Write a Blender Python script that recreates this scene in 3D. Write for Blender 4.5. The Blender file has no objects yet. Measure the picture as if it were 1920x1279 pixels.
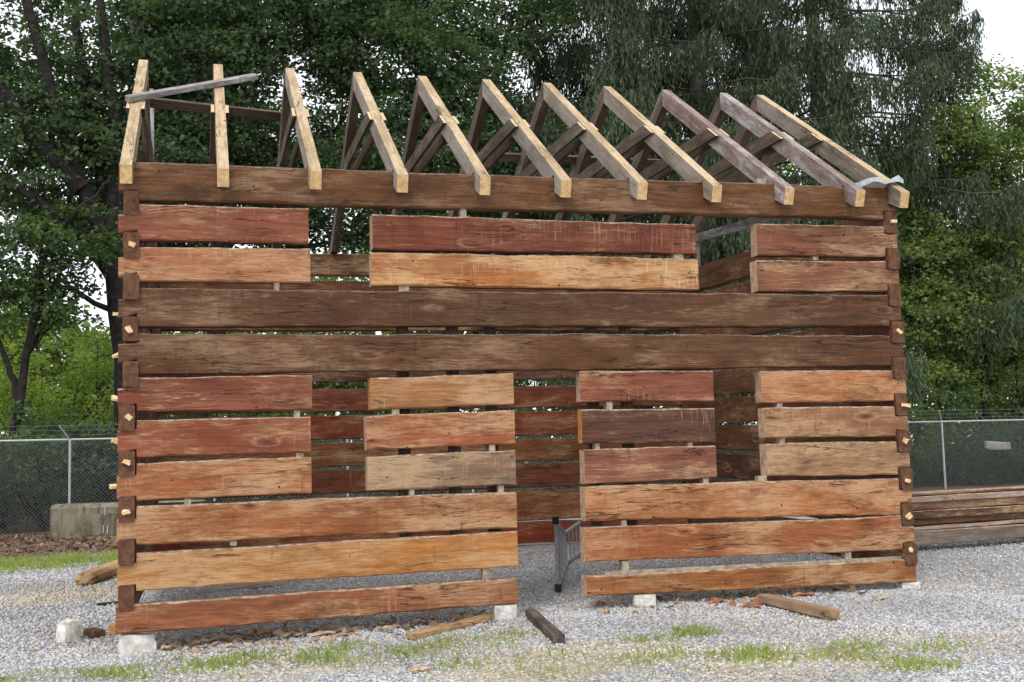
import bpy, math, random
import numpy as np
from mathutils import Vector, Matrix, Euler

random.seed(11)
rng = np.random.default_rng(11)
scene = bpy.context.scene
COL = scene.collection
R = math.radians

# ------------------------------------------------------------------ camera, sky, sun, exposure
cam_d = bpy.data.cameras.new('camera')
cam = bpy.data.objects.new('camera', cam_d); COL.objects.link(cam)
cam_d.sensor_width = 36.0; cam_d.lens = 41.255; cam_d.clip_end = 600; cam_d.clip_start = 0.1
yaw, pitch, roll = R(14.8555), R(5.4251), R(-1.5264)
fwd = Vector((math.sin(yaw)*math.cos(pitch), math.cos(yaw)*math.cos(pitch), math.sin(pitch)))
rt = Vector((math.cos(yaw), -math.sin(yaw), 0)); up = rt.cross(fwd)
r2 = math.cos(roll)*rt + math.sin(roll)*up; u2 = -math.sin(roll)*rt + math.cos(roll)*up
m3 = Matrix((r2, u2, -fwd)).transposed()
cam.matrix_world = Matrix.Translation((0.7294, -11.0065, 1.4664)) @ m3.to_4x4()
scene.camera = cam

SUN_EL, SUN_AZ = R(52), R(215)          # azimuth clockwise from +y; light comes from the front left
world = bpy.data.worlds.new('World'); scene.world = world; world.use_nodes = True
wn = world.node_tree.nodes; wl = world.node_tree.links; wn.clear()
w_out = wn.new('ShaderNodeOutputWorld'); w_bg = wn.new('ShaderNodeBackground')
w_sky = wn.new('ShaderNodeTexSky'); w_sky.sky_type = 'NISHITA'; w_sky.sun_disc = False
w_sky.sun_elevation = SUN_EL; w_sky.sun_rotation = SUN_AZ
w_mix = wn.new('ShaderNodeMixRGB'); w_mix.inputs[0].default_value = 0.82
w_mix.inputs[2].default_value = (10.3, 10.5, 11.0, 1)      # even cloud cover over the clear sky
wl.new(w_sky.outputs[0], w_mix.inputs[1]); wl.new(w_mix.outputs[0], w_bg.inputs[0])
w_bg.inputs[1].default_value = 0.138; wl.new(w_bg.outputs[0], w_out.inputs[0])

sun_d = bpy.data.lights.new('sun', 'SUN'); sun_d.energy = 1.1; sun_d.angle = R(16); sun_d.color = (1.0, 0.94, 0.86)
sun = bpy.data.objects.new('sun', sun_d); COL.objects.link(sun)
sd = Vector((math.sin(SUN_AZ)*math.cos(SUN_EL), math.cos(SUN_AZ)*math.cos(SUN_EL), math.sin(SUN_EL)))
sun.rotation_euler = sd.to_track_quat('Z', 'Y').to_euler(); sun.location = (0, -5, 15)
scene.view_settings.view_transform = 'Standard'; scene.view_settings.look = 'None'
scene.view_settings.exposure = 0.12; scene.view_settings.gamma = 1.0
scene.view_settings.use_curve_mapping = False
scene.render.engine = 'CYCLES'

# ------------------------------------------------------------------ helpers
def lin(r, g, b):
    f = lambda c: (c/255)/12.92 if c/255 <= 0.04045 else ((c/255+0.055)/1.055)**2.4
    return (f(r), f(g), f(b))

def smooth(a, b, x):
    t = np.clip((np.asarray(x, float)-a)/(b-a), 0, 1); return t*t*(3-2*t)

def gz(x, y):
    return -0.22 + 0.015*min(max(x, -4), 0) + 0.029*min(max(x, 0), 5) + 0.003*min(max(x-5, 0), 9) + 0.03*min(max(y, -4), 7)
def gz_np(x, y):
    return -0.22 + 0.015*np.clip(x, -4, 0) + 0.029*np.clip(x, 0, 5) + 0.003*np.clip(x-5, 0, 9) + 0.03*np.clip(y, -4, 7)

def obj(name, me, mats, parent=None, loc=(0, 0, 0)):
    o = bpy.data.objects.new(name, me); COL.objects.link(o)
    if not isinstance(mats, (list, tuple)): mats = [mats]
    if not me.materials:
        for m in mats: me.materials.append(m)
    o.location = loc
    if parent is not None: o.parent = parent
    return o

def tag(o, label=None, cat=None, group=None, kind=None):
    if label: o['label'] = label
    if cat: o['category'] = cat
    if group: o['group'] = group
    if kind: o['kind'] = kind
    return o

def thing(name, label, cat, loc=(0, 0, 0), group=None):
    o = bpy.data.objects.new(name, None); COL.objects.link(o); o.location = loc
    o.empty_display_size = 0.2
    return tag(o, label, cat, group)

def mesh_py(name, v, f, mi=None, sm=False):
    me = bpy.data.meshes.new(name); me.from_pydata([tuple(p) for p in v], [], f)
    if mi is not None: me.polygons.foreach_set('material_index', mi)
    if sm: me.polygons.foreach_set('use_smooth', [True]*len(me.polygons))
    me.update(); return me

def mesh_np(name, v, f, tone=None, sm=False):
    """v (n,3), f (m,k) with constant k"""
    me = bpy.data.meshes.new(name); n, (m, k) = len(v), f.shape
    me.vertices.add(n); me.vertices.foreach_set('co', np.ascontiguousarray(v, np.float32).ravel())
    me.loops.add(m*k); me.loops.foreach_set('vertex_index', np.ascontiguousarray(f, np.int32).ravel())
    me.polygons.add(m); me.polygons.foreach_set('loop_start', np.arange(0, m*k, k, dtype=np.int32))
    me.polygons.foreach_set('loop_total', np.full(m, k, np.int32))
    if sm: me.polygons.foreach_set('use_smooth', np.ones(m, bool))
    if tone is not None:
        a = me.attributes.new('tone', 'FLOAT_COLOR', 'POINT')
        c = np.ones((n, 4), np.float32); c[:, :tone.shape[1]] = tone
        a.data.foreach_set('color', c.ravel())
    me.update(calc_edges=True); me.validate(); return me

# ------------------------------------------------------------------ materials
class NT:
    def __init__(s, name):
        s.m = bpy.data.materials.new(name); s.m.use_nodes = True
        s.t = s.m.node_tree; s.n = s.t.nodes; s.l = s.t.links
        s.b = s.n['Principled BSDF']
    def new(s, typ, **kw):
        n = s.n.new(typ)
        for k, v in kw.items(): setattr(n, k, v)
        return n
    def put(s, sock, v):
        if hasattr(v, 'is_output'): s.l.new(v, sock)
        elif v is not None:
            if isinstance(v, (tuple, list)) and len(v) == 3 and sock.type == 'RGBA': v = (*v, 1)
            sock.default_value = v
    def math(s, op, a, b=None, clamp=False):
        n = s.new('ShaderNodeMath', operation=op, use_clamp=clamp); s.put(n.inputs[0], a)
        if b is not None: s.put(n.inputs[1], b)
        return n.outputs[0]
    def mix(s, f, a, b, mode='MIX'):
        n = s.new('ShaderNodeMixRGB', blend_type=mode); s.put(n.inputs[0], f); s.put(n.inputs[1], a); s.put(n.inputs[2], b)
        return n.outputs[0]
    def map(s, v, lo, hi, a=0.0, b=1.0):
        n = s.new('ShaderNodeMapRange', interpolation_type='SMOOTHSTEP'); s.put(n.inputs[0], v)
        n.inputs[1].default_value, n.inputs[2].default_value = lo, hi
        n.inputs[3].default_value, n.inputs[4].default_value = a, b
        return n.outputs[0]
    def scale(s, v, sc):
        n = s.new('ShaderNodeMapping'); s.put(n.inputs[0], v); n.inputs[3].default_value = sc; return n.outputs[0]
    def noise(s, v, scale=1.0, detail=4.0, rough=0.55, dist=0.0):
        n = s.new('ShaderNodeTexNoise'); s.put(n.inputs['Vector'], v); n.inputs['Scale'].default_value = scale
        n.inputs['Detail'].default_value = detail; n.inputs['Roughness'].default_value = rough
        n.inputs['Distortion'].default_value = dist
        return n.outputs[0]
    def voro(s, v, scale=1.0, feature='F1'):
        n = s.new('ShaderNodeTexVoronoi', feature=feature); s.put(n.inputs['Vector'], v); n.inputs['Scale'].default_value = scale
        return n
    def bump(s, h, strength=0.3, dist=0.01):
        n = s.new('ShaderNodeBump'); n.inputs['Strength'].default_value = strength; n.inputs['Distance'].default_value = dist
        s.put(n.inputs['Height'], h); s.l.new(n.outputs[0], s.b.inputs['Normal'])
    def coords(s):
        tc = s.new('ShaderNodeTexCoord'); oi = s.new('ShaderNodeObjectInfo')
        c = s.new('ShaderNodeVectorMath', operation='SCALE'); c.inputs[0].default_value = (37.3, 19.1, 53.7)
        s.l.new(oi.outputs['Random'], c.inputs['Scale'])
        a = s.new('ShaderNodeVectorMath', operation='ADD'); s.l.new(tc.outputs['Object'], a.inputs[0]); s.l.new(c.outputs[0], a.inputs[1])
        return a.outputs[0], oi
    def done(s, col, rough=0.85, spec=0.25):
        s.put(s.b.inputs['Base Color'], col); s.put(s.b.inputs['Roughness'], rough)
        s.b.inputs['Specular IOR Level'].default_value = spec
        return s.m

def old_wood(name, worn=(0.60, 0.40, 0.225), stain=(0.050, 0.036, 0.030), wear_gain=1.0, saw=0.35, knots=1.0, fixed=None, alt=None, red=(0.25, 0.085, 0.042)):
    """old hewn plank wood; obj.color gives the base colour (rgb) and the amount of wear (alpha)"""
    t = NT(name); v, oi = t.coords()
    base = oi.outputs['Color']; wear = oi.outputs['Alpha']
    if fixed:
        rgb = t.new('ShaderNodeRGB'); rgb.outputs[0].default_value = (*fixed, 1); base = rgb.outputs[0]
        vv_ = t.new('ShaderNodeValue'); vv_.outputs[0].default_value = 0.5; wear = vv_.outputs[0]
    mul = lambda k: t.mix(1.0, base, k, 'MULTIPLY')
    warp = t.noise(t.scale(v, (1.6, 3.4, 3.4)), 1.0, 3)
    k = t.voro(t.scale(v, (1.05, 2.2, 3.0)), 1.25); kd = k.outputs['Distance']
    near = t.map(kd, 0.0, 0.30, 1.0, 0.0)                     # grain swings round the knots
    comb = t.new('ShaderNodeCombineXYZ')
    t.put(comb.inputs[2], t.math('ADD', t.math('MULTIPLY', t.math('SUBTRACT', warp, 0.5), 0.09), t.math('MULTIPLY', near, 0.045)))
    va = t.new('ShaderNodeVectorMath', operation='ADD'); t.put(va.inputs[0], v); t.put(va.inputs[1], comb.outputs[0]); vw = va.outputs[0]
    fine = t.noise(t.scale(vw, (3.5, 95, 95)), 1.0, 5, 0.70)
    grain = t.noise(t.scale(vw, (1.3, 34, 34)), 1.0, 6, 0.68)
    mott = t.noise(t.scale(vw, (1.5, 5.5, 5.5)), 1.0, 9, 0.70)
    tint = t.noise(t.scale(v, (0.55, 3.0, 3.0)), 1.0, 8, 0.70)
    patchy = t.noise(t.scale(v, (1.8, 3.2, 3.2)), 1.0, 8, 0.72)
    c = t.mix(t.map(mott, 0.28, 0.74), mul((0.56, 0.55, 0.55)), mul((1.26, 1.26, 1.25)))
    c = t.mix(t.map(tint, 0.47, 0.66, 0, 0.70), c, t.mix(0.5, mul((0.92, 1.05, 1.06)), alt or (0.225, 0.138, 0.078)))
    c = t.mix(t.map(patchy, 0.50, 0.66, 0, 0.50), c, t.mix(0.45, red, mul((0.95, 0.82, 0.76))))
    c = t.mix(t.map(grain, 0.36, 0.64, 0.62, 0.0), c, mul((0.46, 0.43, 0.42)))
    c = t.mix(t.map(fine, 0.30, 0.52, 0.65, 0.0), c, mul((0.45, 0.42, 0.41)))
    # bare wood where paint and patina are worn through, broken up by the grain
    area = t.noise(t.scale(v, (0.9, 3.0, 3.0)), 1.0, 9, 0.72)
    lim = t.math('ADD', area, t.math('MULTIPLY', t.math('SUBTRACT', wear, 0.5), 0.40))
    dash = t.noise(t.scale(vw, (5.5, 70, 70)), 1.0, 5, 0.72)
    am = t.map(lim, 0.40, 0.66)
    wm = t.math('MULTIPLY', am, t.map(t.math('ADD', dash, t.math('MULTIPLY', am, 0.16)), 0.51, 0.67))
    c = t.mix(t.math('MULTIPLY', am, 0.26*wear_gain), c, t.mix(0.40, worn, base))
    c = t.mix(t.math('MULTIPLY', wm, 0.85*wear_gain), c, t.mix(0.25, worn, base))
    # a long pale ridge line here and there, and dark drying cracks
    cr = t.noise(t.scale(vw, (0.45, 4.5, 6.5)), 1.0, 5, 0.55)
    seg = t.noise(t.scale(v, (1.5, 2, 2)), 1.0, 4)
    lm = t.math('MULTIPLY', t.map(t.math('ABSOLUTE', t.math('SUBTRACT', cr, 0.525)), 0.0, 0.010, 0.75*wear_gain, 0.0), t.map(seg, 0.50, 0.62))
    c = t.mix(lm, c, t.mix(0.2, worn, base))
    cm = t.math('MULTIPLY', t.map(t.math('ABSOLUTE', t.math('SUBTRACT', cr, 0.485)), 0.0, 0.008, 0.85, 0.0), t.map(seg, 0.54, 0.42))
    c = t.mix(cm, c, (0.030, 0.021, 0.016))
    # saw strokes and slanting adze bites across the face
    sawn = t.noise(t.scale(v, (52, 1.6, 2.6)), 1.0, 3, 0.6)
    sm = t.math('MULTIPLY', t.map(sawn, 0.54, 0.68), t.math('MULTIPLY', t.map(t.noise(t.scale(v, (1.2, 3.5, 3.5)), 1.0, 4, .6), 0.50, 0.66), saw))
    c = t.mix(sm, c, t.mix(0.2, worn, (0.72, 0.62, 0.48)))
    rot = t.new('ShaderNodeMapping'); t.put(rot.inputs[0], v); rot.inputs[2].default_value = (0, 0.5, 0); rot.inputs[3].default_value = (15, 2, 2.2)
    adz = t.noise(rot.outputs[0], 1.0, 4, 0.6)
    c = t.mix(t.map(adz, 0.60, 0.72, 0, 0.45), c, mul((0.50, 0.46, 0.44)))
    # dark grime
    gr = t.noise(t.scale(v, (1.5, 3.4, 3.4)), 1.0, 9, 0.76)
    c = t.mix(t.map(gr, 0.52, 0.70, 0, 0.75), c, t.mix(0.5, stain, mul((0.45, 0.45, 0.45))))
    # knots
    kk = t.math('ADD', kd, t.math('MULTIPLY', t.math('SUBTRACT', patchy, 0.5), 0.22)); on = t.map(t.noise(v, 0.9, 1), 0.42, 0.50)
    c = t.mix(t.math('MULTIPLY', t.map(kk, 0.02, 0.12, 0.80*knots, 0.0), on), c, stain)
    c = t.mix(t.math('MULTIPLY', t.map(t.math('ABSOLUTE', t.math('SUBTRACT', kk, 0.17)), 0.0, 0.06, 0.45*knots, 0.0), t.math('MULTIPLY', on, t.map(fine, 0.4, 0.6))), c, worn)
    hole = t.voro(v, 5.0).outputs['Distance']
    c = t.mix(t.map(hole, 0.03, 0.075, 0.9, 0.0), c, (0.016, 0.012, 0.010))
    h = t.math('ADD', t.math('MULTIPLY', grain, 0.5), t.math('ADD', t.math('MULTIPLY', mott, 0.9), t.math('MULTIPLY', cm, -0.9)))
    h = t.math('ADD', h, t.math('ADD', t.math('MULTIPLY', sawn, 0.2), t.math('MULTIPLY', fine, 0.4)))
    t.bump(h, 0.8, 0.014)
    return t.done(c, 0.86, 0.16)

M_LOG = old_wood('old_log_wood')
M_DARKLOG = old_wood('weathered_log_wood', worn=(0.38, 0.245, 0.145), stain=(.036, .029, .026), wear_gain=0.95, saw=0.12, knots=1.2, alt=(.17, .105, .062), red=(.17, .095, .055))
M_SAWN = old_wood('rough_sawn_log_wood', worn=(0.70, 0.50, 0.26), wear_gain=0.9, saw=0.95)
M_GREYWOOD = old_wood('grey_weathered_wood', alt=(.25, .20, .15), red=(.22, .19, .165), worn=(0.42, 0.38, 0.33), stain=(0.11, 0.095, 0.085), wear_gain=0.8, saw=0.25, knots=0.6)
M_WHITEWASH = old_wood('flaking_whitewash_wood', alt=(.26, .20, .17), red=(.24, .15, .12), worn=(0.62, 0.60, 0.58), stain=(0.14, 0.11, 0.10), wear_gain=1.0, saw=0.5, knots=0.6)

def end_grain(name, a, b):
    t = NT(name); v, oi = t.coords()
    n = t.noise(v, 16, 5, 0.65); w = t.noise(t.scale(v, (1, 14, 14)), 3, 3)
    c = t.mix(t.map(n, 0.3, 0.7), a, b); c = t.mix(t.map(w, 0.55, 0.7, 0, 0.5), c, tuple(x*0.45 for x in a))
    t.bump(n, 0.5, 0.006); return t.done(c, 0.85, 0.2)
M_END = end_grain('sawn_log_end', lin(165, 130, 105), lin(205, 178, 150))
M_ENDORANGE = end_grain('orange_log_end', lin(170, 105, 50), lin(215, 150, 85))
M_ENDDARK = end_grain('dark_log_end', lin(84, 58, 44), lin(122, 86, 64))
M_HONEY = end_grain('fresh_cut_pine', lin(198, 156, 104), lin(232, 198, 146))
M_CREAM = end_grain('cream_cut_pine', lin(186, 164, 124), lin(222, 202, 162))
M_HONEYTOP = old_wood('rafter_top_pine', worn=(0.66, 0.52, 0.36), stain=(.2, .15, .10), fixed=lin(206, 180, 142), saw=.4, knots=.3, alt=lin(216, 176, 122), red=lin(190, 168, 136))
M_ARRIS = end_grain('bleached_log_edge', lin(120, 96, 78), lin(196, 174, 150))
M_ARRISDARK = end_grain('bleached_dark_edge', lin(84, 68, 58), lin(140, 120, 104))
M_PEG = end_grain('pale_peg_wood', lin(222, 184, 122), lin(246, 226, 182))
M_SHIM = end_grain('pale_shim_wood', lin(140, 124, 108), lin(196, 180, 160))

def plain(name, a, b, scale=8, rough=0.8, metal=0.0, bump=0.3, spec=0.3):
    t = NT(name); v, oi = t.coords(); n = t.noise(v, scale, 6, 0.65)
    c = t.mix(t.map(n, 0.3, 0.7), a, b); t.bump(n, bump, 0.01)
    t.b.inputs['Metallic'].default_value = metal
    return t.done(c, rough, spec)
M_CONC = plain('white_block_concrete', lin(188, 184, 173), lin(234, 232, 224), 14, 0.95, bump=0.6)
M_ALU = plain('dull_grey_metal', (0.30, 0.31, 0.33), (0.46, 0.47, 0.50), 20, 0.5, 0.15, 0.1)
M_GALV = plain('galvanised_steel', (0.42, 0.44, 0.46), (0.60, 0.62, 0.63), 25, 0.5, 0.5, 0.1)
M_WIRE = plain('dull_fence_wire', (0.16, 0.17, 0.18), (0.28, 0.29, 0.30), 25, 0.6, 0.4, 0.1)
M_BARK = plain('dark_tree_bark', (0.012, 0.010, 0.009), (0.042, 0.036, 0.032), 7, 0.95, bump=1.0)
M_BARKGREY = plain('grey_tree_bark', (0.06, 0.052, 0.045), (0.15, 0.13, 0.115), 6, 0.95, bump=1.0)
M_TANCHIP = plain('tan_wood_chip', lin(150, 124, 98), lin(206, 180, 150), 12, 0.9, bump=0.6)
M_CHIP = plain('torn_bark_chip', lin(120, 74, 48), lin(190, 132, 92), 12, 0.9, bump=0.6)

def barrier_mat():
    t = NT('stained_barrier_concrete'); v, oi = t.coords()
    n = t.noise(v, 3.2, 8, 0.7); f = t.noise(v, 22, 4, 0.6); s = t.noise(t.scale(v, (9, 9, 0.7)), 1.0, 3)
    c = t.mix(t.map(n, 0.3, 0.7), lin(96, 90, 76), lin(150, 142, 122))
    c = t.mix(t.map(s, 0.52, 0.68, 0, 0.65), c, lin(70, 66, 54)); c = t.mix(t.map(f, 0.55, 0.7, 0, 0.4), c, lin(104, 108, 74))
    t.bump(t.math('ADD', n, t.math('MULTIPLY', f, 0.5)), 0.7, 0.02); return t.done(c, 0.95, 0.2)
M_BARRIER = barrier_mat()

def ground_mat():
    t = NT('grey_gravel_ground')
    tc = t.new('ShaderNodeTexCoord'); v = tc.outputs['Object']
    at = t.new('ShaderNodeAttribute', attribute_name='tone')
    sep = t.new('ShaderNodeSeparateColor'); t.l.new(at.outputs['Color'], sep.inputs[0])
    cell = t.voro(v, 48); cell2 = t.voro(v, 15)
    hs = t.new('ShaderNodeSeparateColor'); t.l.new(cell.outputs['Color'], hs.inputs[0])
    g = t.mix(t.map(hs.outputs[0], 0.0, 1.0), lin(140, 141, 144), lin(212, 213, 216))
    g = t.mix(t.map(hs.outputs[1], 0.72, 0.9, 0, 0.5), g, lin(186, 172, 150))
    edge = t.map(cell.outputs['Distance'], 0.36, 0.66, 0, 0.5)
    g = t.mix(edge, g, lin(104, 104, 108))
    big = t.noise(v, 0.9, 6, 0.65)
    g = t.mix(t.map(big, 0.45, 0.7, 0, 0.5), g, lin(168, 156, 134))
    fine = t.noise(v, 60, 4, 0.7)
    dust = t.mix(t.map(fine, 0.3, 0.7), lin(190, 176, 150), lin(232, 222, 198))
    c = t.mix(t.math('MULTIPLY', sep.outputs[0], t.map(t.noise(v, 7, 5, 0.7), 0.34, 0.6), True), g, dust)
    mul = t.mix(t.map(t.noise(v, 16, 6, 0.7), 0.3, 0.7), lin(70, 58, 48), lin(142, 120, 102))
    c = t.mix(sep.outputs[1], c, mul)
    soil = t.mix(t.map(fine, 0.3, 0.7), lin(92, 84, 58), lin(140, 132, 92))
    c = t.mix(t.math('MULTIPLY', sep.outputs[2], 0.8), c, soil)
    h = t.math('SUBTRACT', t.math('MULTIPLY', fine, 0.5), cell.outputs['Distance'])
    t.bump(h, 0.8, 0.02)
    return t.done(c, 0.95, 0.15)
M_GROUND = ground_mat()

def tone_mat(name, rough=0.9, spec=0.2, translucent=0.0, gain=(1, 1, 1)):
    t = NT(name); at = t.new('ShaderNodeAttribute', attribute_name='tone')
    t.done(at.outputs['Color'], rough, spec)
    if translucent:
        tr = t.new('ShaderNodeBsdfTranslucent'); mx = t.new('ShaderNodeMixShader'); mx.inputs[0].default_value = translucent
        c = t.mix(1.0, at.outputs['Color'], (1.5, 1.7, 0.7), 'MULTIPLY'); t.put(tr.inputs[0], c)
        out = t.n['Material Output']
        t.l.new(t.b.outputs[0], mx.inputs[1]); t.l.new(tr.outputs[0], mx.inputs[2]); t.l.new(mx.outputs[0], out.inputs[0])
    return t.m
M_STONE = tone_mat('gravel_stone', 0.92, 0.2)
M_LEAF = tone_mat('tree_leaf', 0.55, 0.35, 0.40)
M_NEEDLE = tone_mat('spruce_needle', 0.7, 0.25, 0.12)
M_GRASS = tone_mat('grass_blade', 0.7, 0.25, 0.35)
M_LITTER = tone_mat('dead_leaf', 0.9, 0.2)

# ------------------------------------------------------------------ ground
def patch(x, y, cx, cy, rx, ry, soft=0.6):
    return 1 - smooth(1-soft, 1.0, np.sqrt(((x-cx)/rx)**2 + ((y-cy)/ry)**2))
def wob(x, y, s=1.0):
    return (np.sin(x*2.3*s+1.7*np.sin(y*1.9*s)) + np.sin(y*3.1*s+1.3*np.sin(x*2.7*s)+2) + np.sin((x+y)*5.1*s))/3
GRASS_SPOTS = [  # cx, cy, rx, ry, blades
    (0.3, -0.75, 1.3, 0.34, 900), (1.4, -0.86, 1.0, 0.5, 620), (2.35, -1.03, 0.8, 0.55, 480), (3.1, -0.85, 0.45, 0.3, 200),
    (4.63, -1.45, 0.40, 0.22, 480), (4.73, -2.44, 0.5, 0.3, 400), (5.75, -2.67, 0.85, 0.5, 520), (4.0, -2.19, 0.9, 0.6, 420),
    (5.9, -3.21, 0.5, 0.3, 250), (2.9, -1.63, 0.6, 0.3, 160), (-1.6, 8.3, 2.4, 1.25, 5200), (0.6, 8.6, 1.6, 0.7, 900), (-3.4, 7.4, 1.4, 1.1, 1800)]
def ground_tones(x, y):
    w = wob(x, y)*0.35
    dust = np.maximum.reduce([patch(x, y, 3.5, -2.0, 1.5, 0.9), patch(x, y, 2.9, -1.0, 1.0, 0.5)*0.7, patch(x, y, -1.2, 4.3, 2.0, 1.1)*0.9,
                              patch(x, y, 5.0, -2.9, 1.2, 0.9)*0.85, patch(x, y, 1.6, -1.3, 1.5, .5)*.6, patch(x, y, 6.4, -2.6, 1.0, .8)*.5, patch(x, y, 0.2, -0.9, 1.8, 0.35)*0.5])
    dust = np.clip(dust + w*(dust > 0.05), 0, 1)
    mulch = smooth(9.6, 10.8, y + 1.6*w - 0.25*np.clip(x, -6, 2))*(1-smooth(5, 8, x))
    mulch = np.maximum(mulch, smooth(15.2, 16.6, y + w))
    mulch = np.maximum(mulch, np.clip(np.maximum(patch(x, y, 1.9, .30, 1.9, .42, .8), patch(x, y, 6.0, .25, 1.7, .36, .8))*(.6+1.2*w), 0, .7))  # dark debris and painted shade along the ground under the front sill logs
    soil = np.zeros_like(x)
    for cx, cy, rx, ry, n in GRASS_SPOTS: soil = np.maximum(soil, patch(x, y, cx, cy, rx*1.15, ry*1.15, 0.9)*min(1, n/900+0.2))
    return np.stack([dust, mulch, np.clip(soil*(0.75+w), 0, 1)], 1)

def grid(xs, ys):
    X, Y = np.meshgrid(xs, ys); v = np.stack([X.ravel(), Y.ravel(), gz_np(X.ravel(), Y.ravel())], 1)
    nx, ny = len(xs), len(ys); i = (np.arange(ny-1)[:, None]*nx + np.arange(nx-1)[None, :]).ravel()
    return v, np.stack([i, i+1, i+1+nx, i+nx], 1)
xs = np.concatenate([[-300, -120, -60, -30, -18, -12], np.arange(-9, 15.01, 0.15), [18, 24, 34, 60, 120, 300]])
ys = np.concatenate([[-120, -60, -30, -18, -12, -9, -7], np.arange(-6, 18.01, 0.15), [20, 24, 30, 45, 80, 160, 400]])
gv, gf = grid(xs, ys)
gv[:, 2] += 0.012*wob(gv[:, 0], gv[:, 1], 1.7)*((np.abs(gv[:, 0]) < 14) & (gv[:, 1] < 17))
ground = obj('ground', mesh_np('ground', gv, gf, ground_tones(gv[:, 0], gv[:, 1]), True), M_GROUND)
tag(ground, 'pale grey gravel yard with dusty and grassy patches', kind='structure')

# ------------------------------------------------------------------ beam builder
CH = [(0, 1), (1, 0)]
def log_mesh(L, zt0, zb0, zt1, zb1, thick, tails=None, wob_amp=0.010, seed=0, ch=0.014, step=0.13, ends=(0, 0)):
    """log along local x (0..L), face at local y=0, back at y=thick; tails: {0/1: (length, zt_out, zb_out, zt_in, zb_in)}"""
    rs = random.Random(seed)
    ph = [rs.uniform(0, 6.28) for _ in range(12)]
    def wv(x, k): return wob_amp*(0.45*math.sin(1.1*x+ph[k]) + 0.22*math.sin(4.3*x+ph[k+1]) + 0.20*math.sin(11.7*x+ph[k+2]))
    st = []                                       # x, zt, zb
    def zz(x):
        a = x/L; return zt0+(zt1-zt0)*a + wv(x, 0), zb0+(zb1-zb0)*a + wv(x, 3)
    x0, x1 = 0.0, L
    tails = tails or {}
    if 0 in tails:
        tl, a, b, c, d = tails[0]; st += [(0, a, b), (tl*0.5, (a+c)/2, (b+d)/2), (tl, c, d)]; x0 = tl + 0.003
    n = max(2, int((x1-x0 - (tails[1][0] if 1 in tails else 0))/step))
    xe = L - (tails[1][0]+0.003 if 1 in tails else 0)
    for i in range(n+1):
        x = x0 + (xe-x0)*i/n; st.append((x, *zz(x)))
    if 1 in tails:
        tl, a, b, c, d = tails[1]; st += [(L-tl, c, d), (L-tl*0.5, (a+c)/2, (b+d)/2), (L, a, b)]
    v, f, mi = [], [], []
    for i, (x, zt, zb) in enumerate(st):
        fy = wv(x, 6)*0.7; by = thick + wv(x, 8)*0.5
        e = ch*(0.35+0.95*rs.random()); zt += rs.uniform(-.0035, .0025); zb += rs.uniform(-.003, .004)
        jx = rs.uniform(-0.004, 0.004) if i in (0, len(st)-1) else 0
        v += [(x, fy+e, zb), (x+jx, by-e, zb), (x, by, zb+e), (x+jx, by, zt-e), (x, by-e, zt), (x, fy+e, zt), (x-jx, fy, zt-e), (x-jx, fy, zb+e)]
    for i in range(len(st)-1):
        a, b = i*8, i*8+8
        for k in range(8):
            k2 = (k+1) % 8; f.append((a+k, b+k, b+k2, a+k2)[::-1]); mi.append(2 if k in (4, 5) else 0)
    f.append(tuple(range(8))[::-1]); mi.append(1 if ends[0] else 0)
    e = (len(st)-1)*8; f.append(tuple(range(e, e+8))); mi.append(1 if ends[1] else 0)
    me = mesh_py('log', v, f, mi); return me

def box_mesh(name, x0, x1, y0, y1, z0, z1, ch=0.006, jit=0.0, seed=0):
    rs = random.Random(seed); c = min(ch, (x1-x0)*.3, (y1-y0)*.3, (z1-z0)*.3); v, f = [], []
    def ring(x, ins):
        a, b, p, q = y0+ins, y1-ins, z0+ins, z1-ins
        return [(x, a+c, p), (x, b-c, p), (x, b, p+c), (x, b, q-c), (x, b-c, q), (x, a+c, q), (x, a, q-c), (x, a, p+c)]
    for x, ins in ((x0, c*.8), (x0+c, 0), (x1-c, 0), (x1, c*.8)):
        for p in ring(x, ins): v.append(tuple(q + rs.uniform(-jit, jit) for q in p))
    for i in range(3):
        for k in range(8): f.append((i*8+k, i*8+(k+1) % 8, i*8+8+(k+1) % 8, i*8+8+k))
    f.append(tuple(range(8))[::-1]); f.append(tuple(range(24, 32)))
    return mesh_py(name, v, f)

def along(o, p0, p1, upv=(0, 0, 1)):
    """place a mesh built along local x from the origin so that it runs from p0 towards p1"""
    p0, p1 = Vector(p0), Vector(p1); x = (p1-p0).normalized(); y = Vector(upv).cross(x).normalized(); z = x.cross(y)
    o.matrix_world = Matrix.Translation(p0) @ Matrix((x, y, z)).transposed().to_4x4(); return o

def board(name, p0, p1, w, h, mat, parent=None, color=None, upv=(0, 0, 1), ch=0.005, jit=0.002, seed=0):
    """straight piece, w across (local y), h along upv (local z), centre line p0..p1"""
    L = (Vector(p1)-Vector(p0)).length
    o = obj(name, box_mesh(name, 0, L, -w/2, w/2, -h/2, h/2, ch, jit, seed), mat)
    along(o, p0, p1, upv)
    if parent is not None:
        mw = o.matrix_world.copy(); o.parent = parent; o.matrix_world = parent.matrix_world.inverted() @ mw if False else mw
        o.matrix_parent_inverse = Matrix.Translation(-Vector(parent.location))
        o.matrix_basis = mw
    if color: o.color = color
    return o

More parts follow.
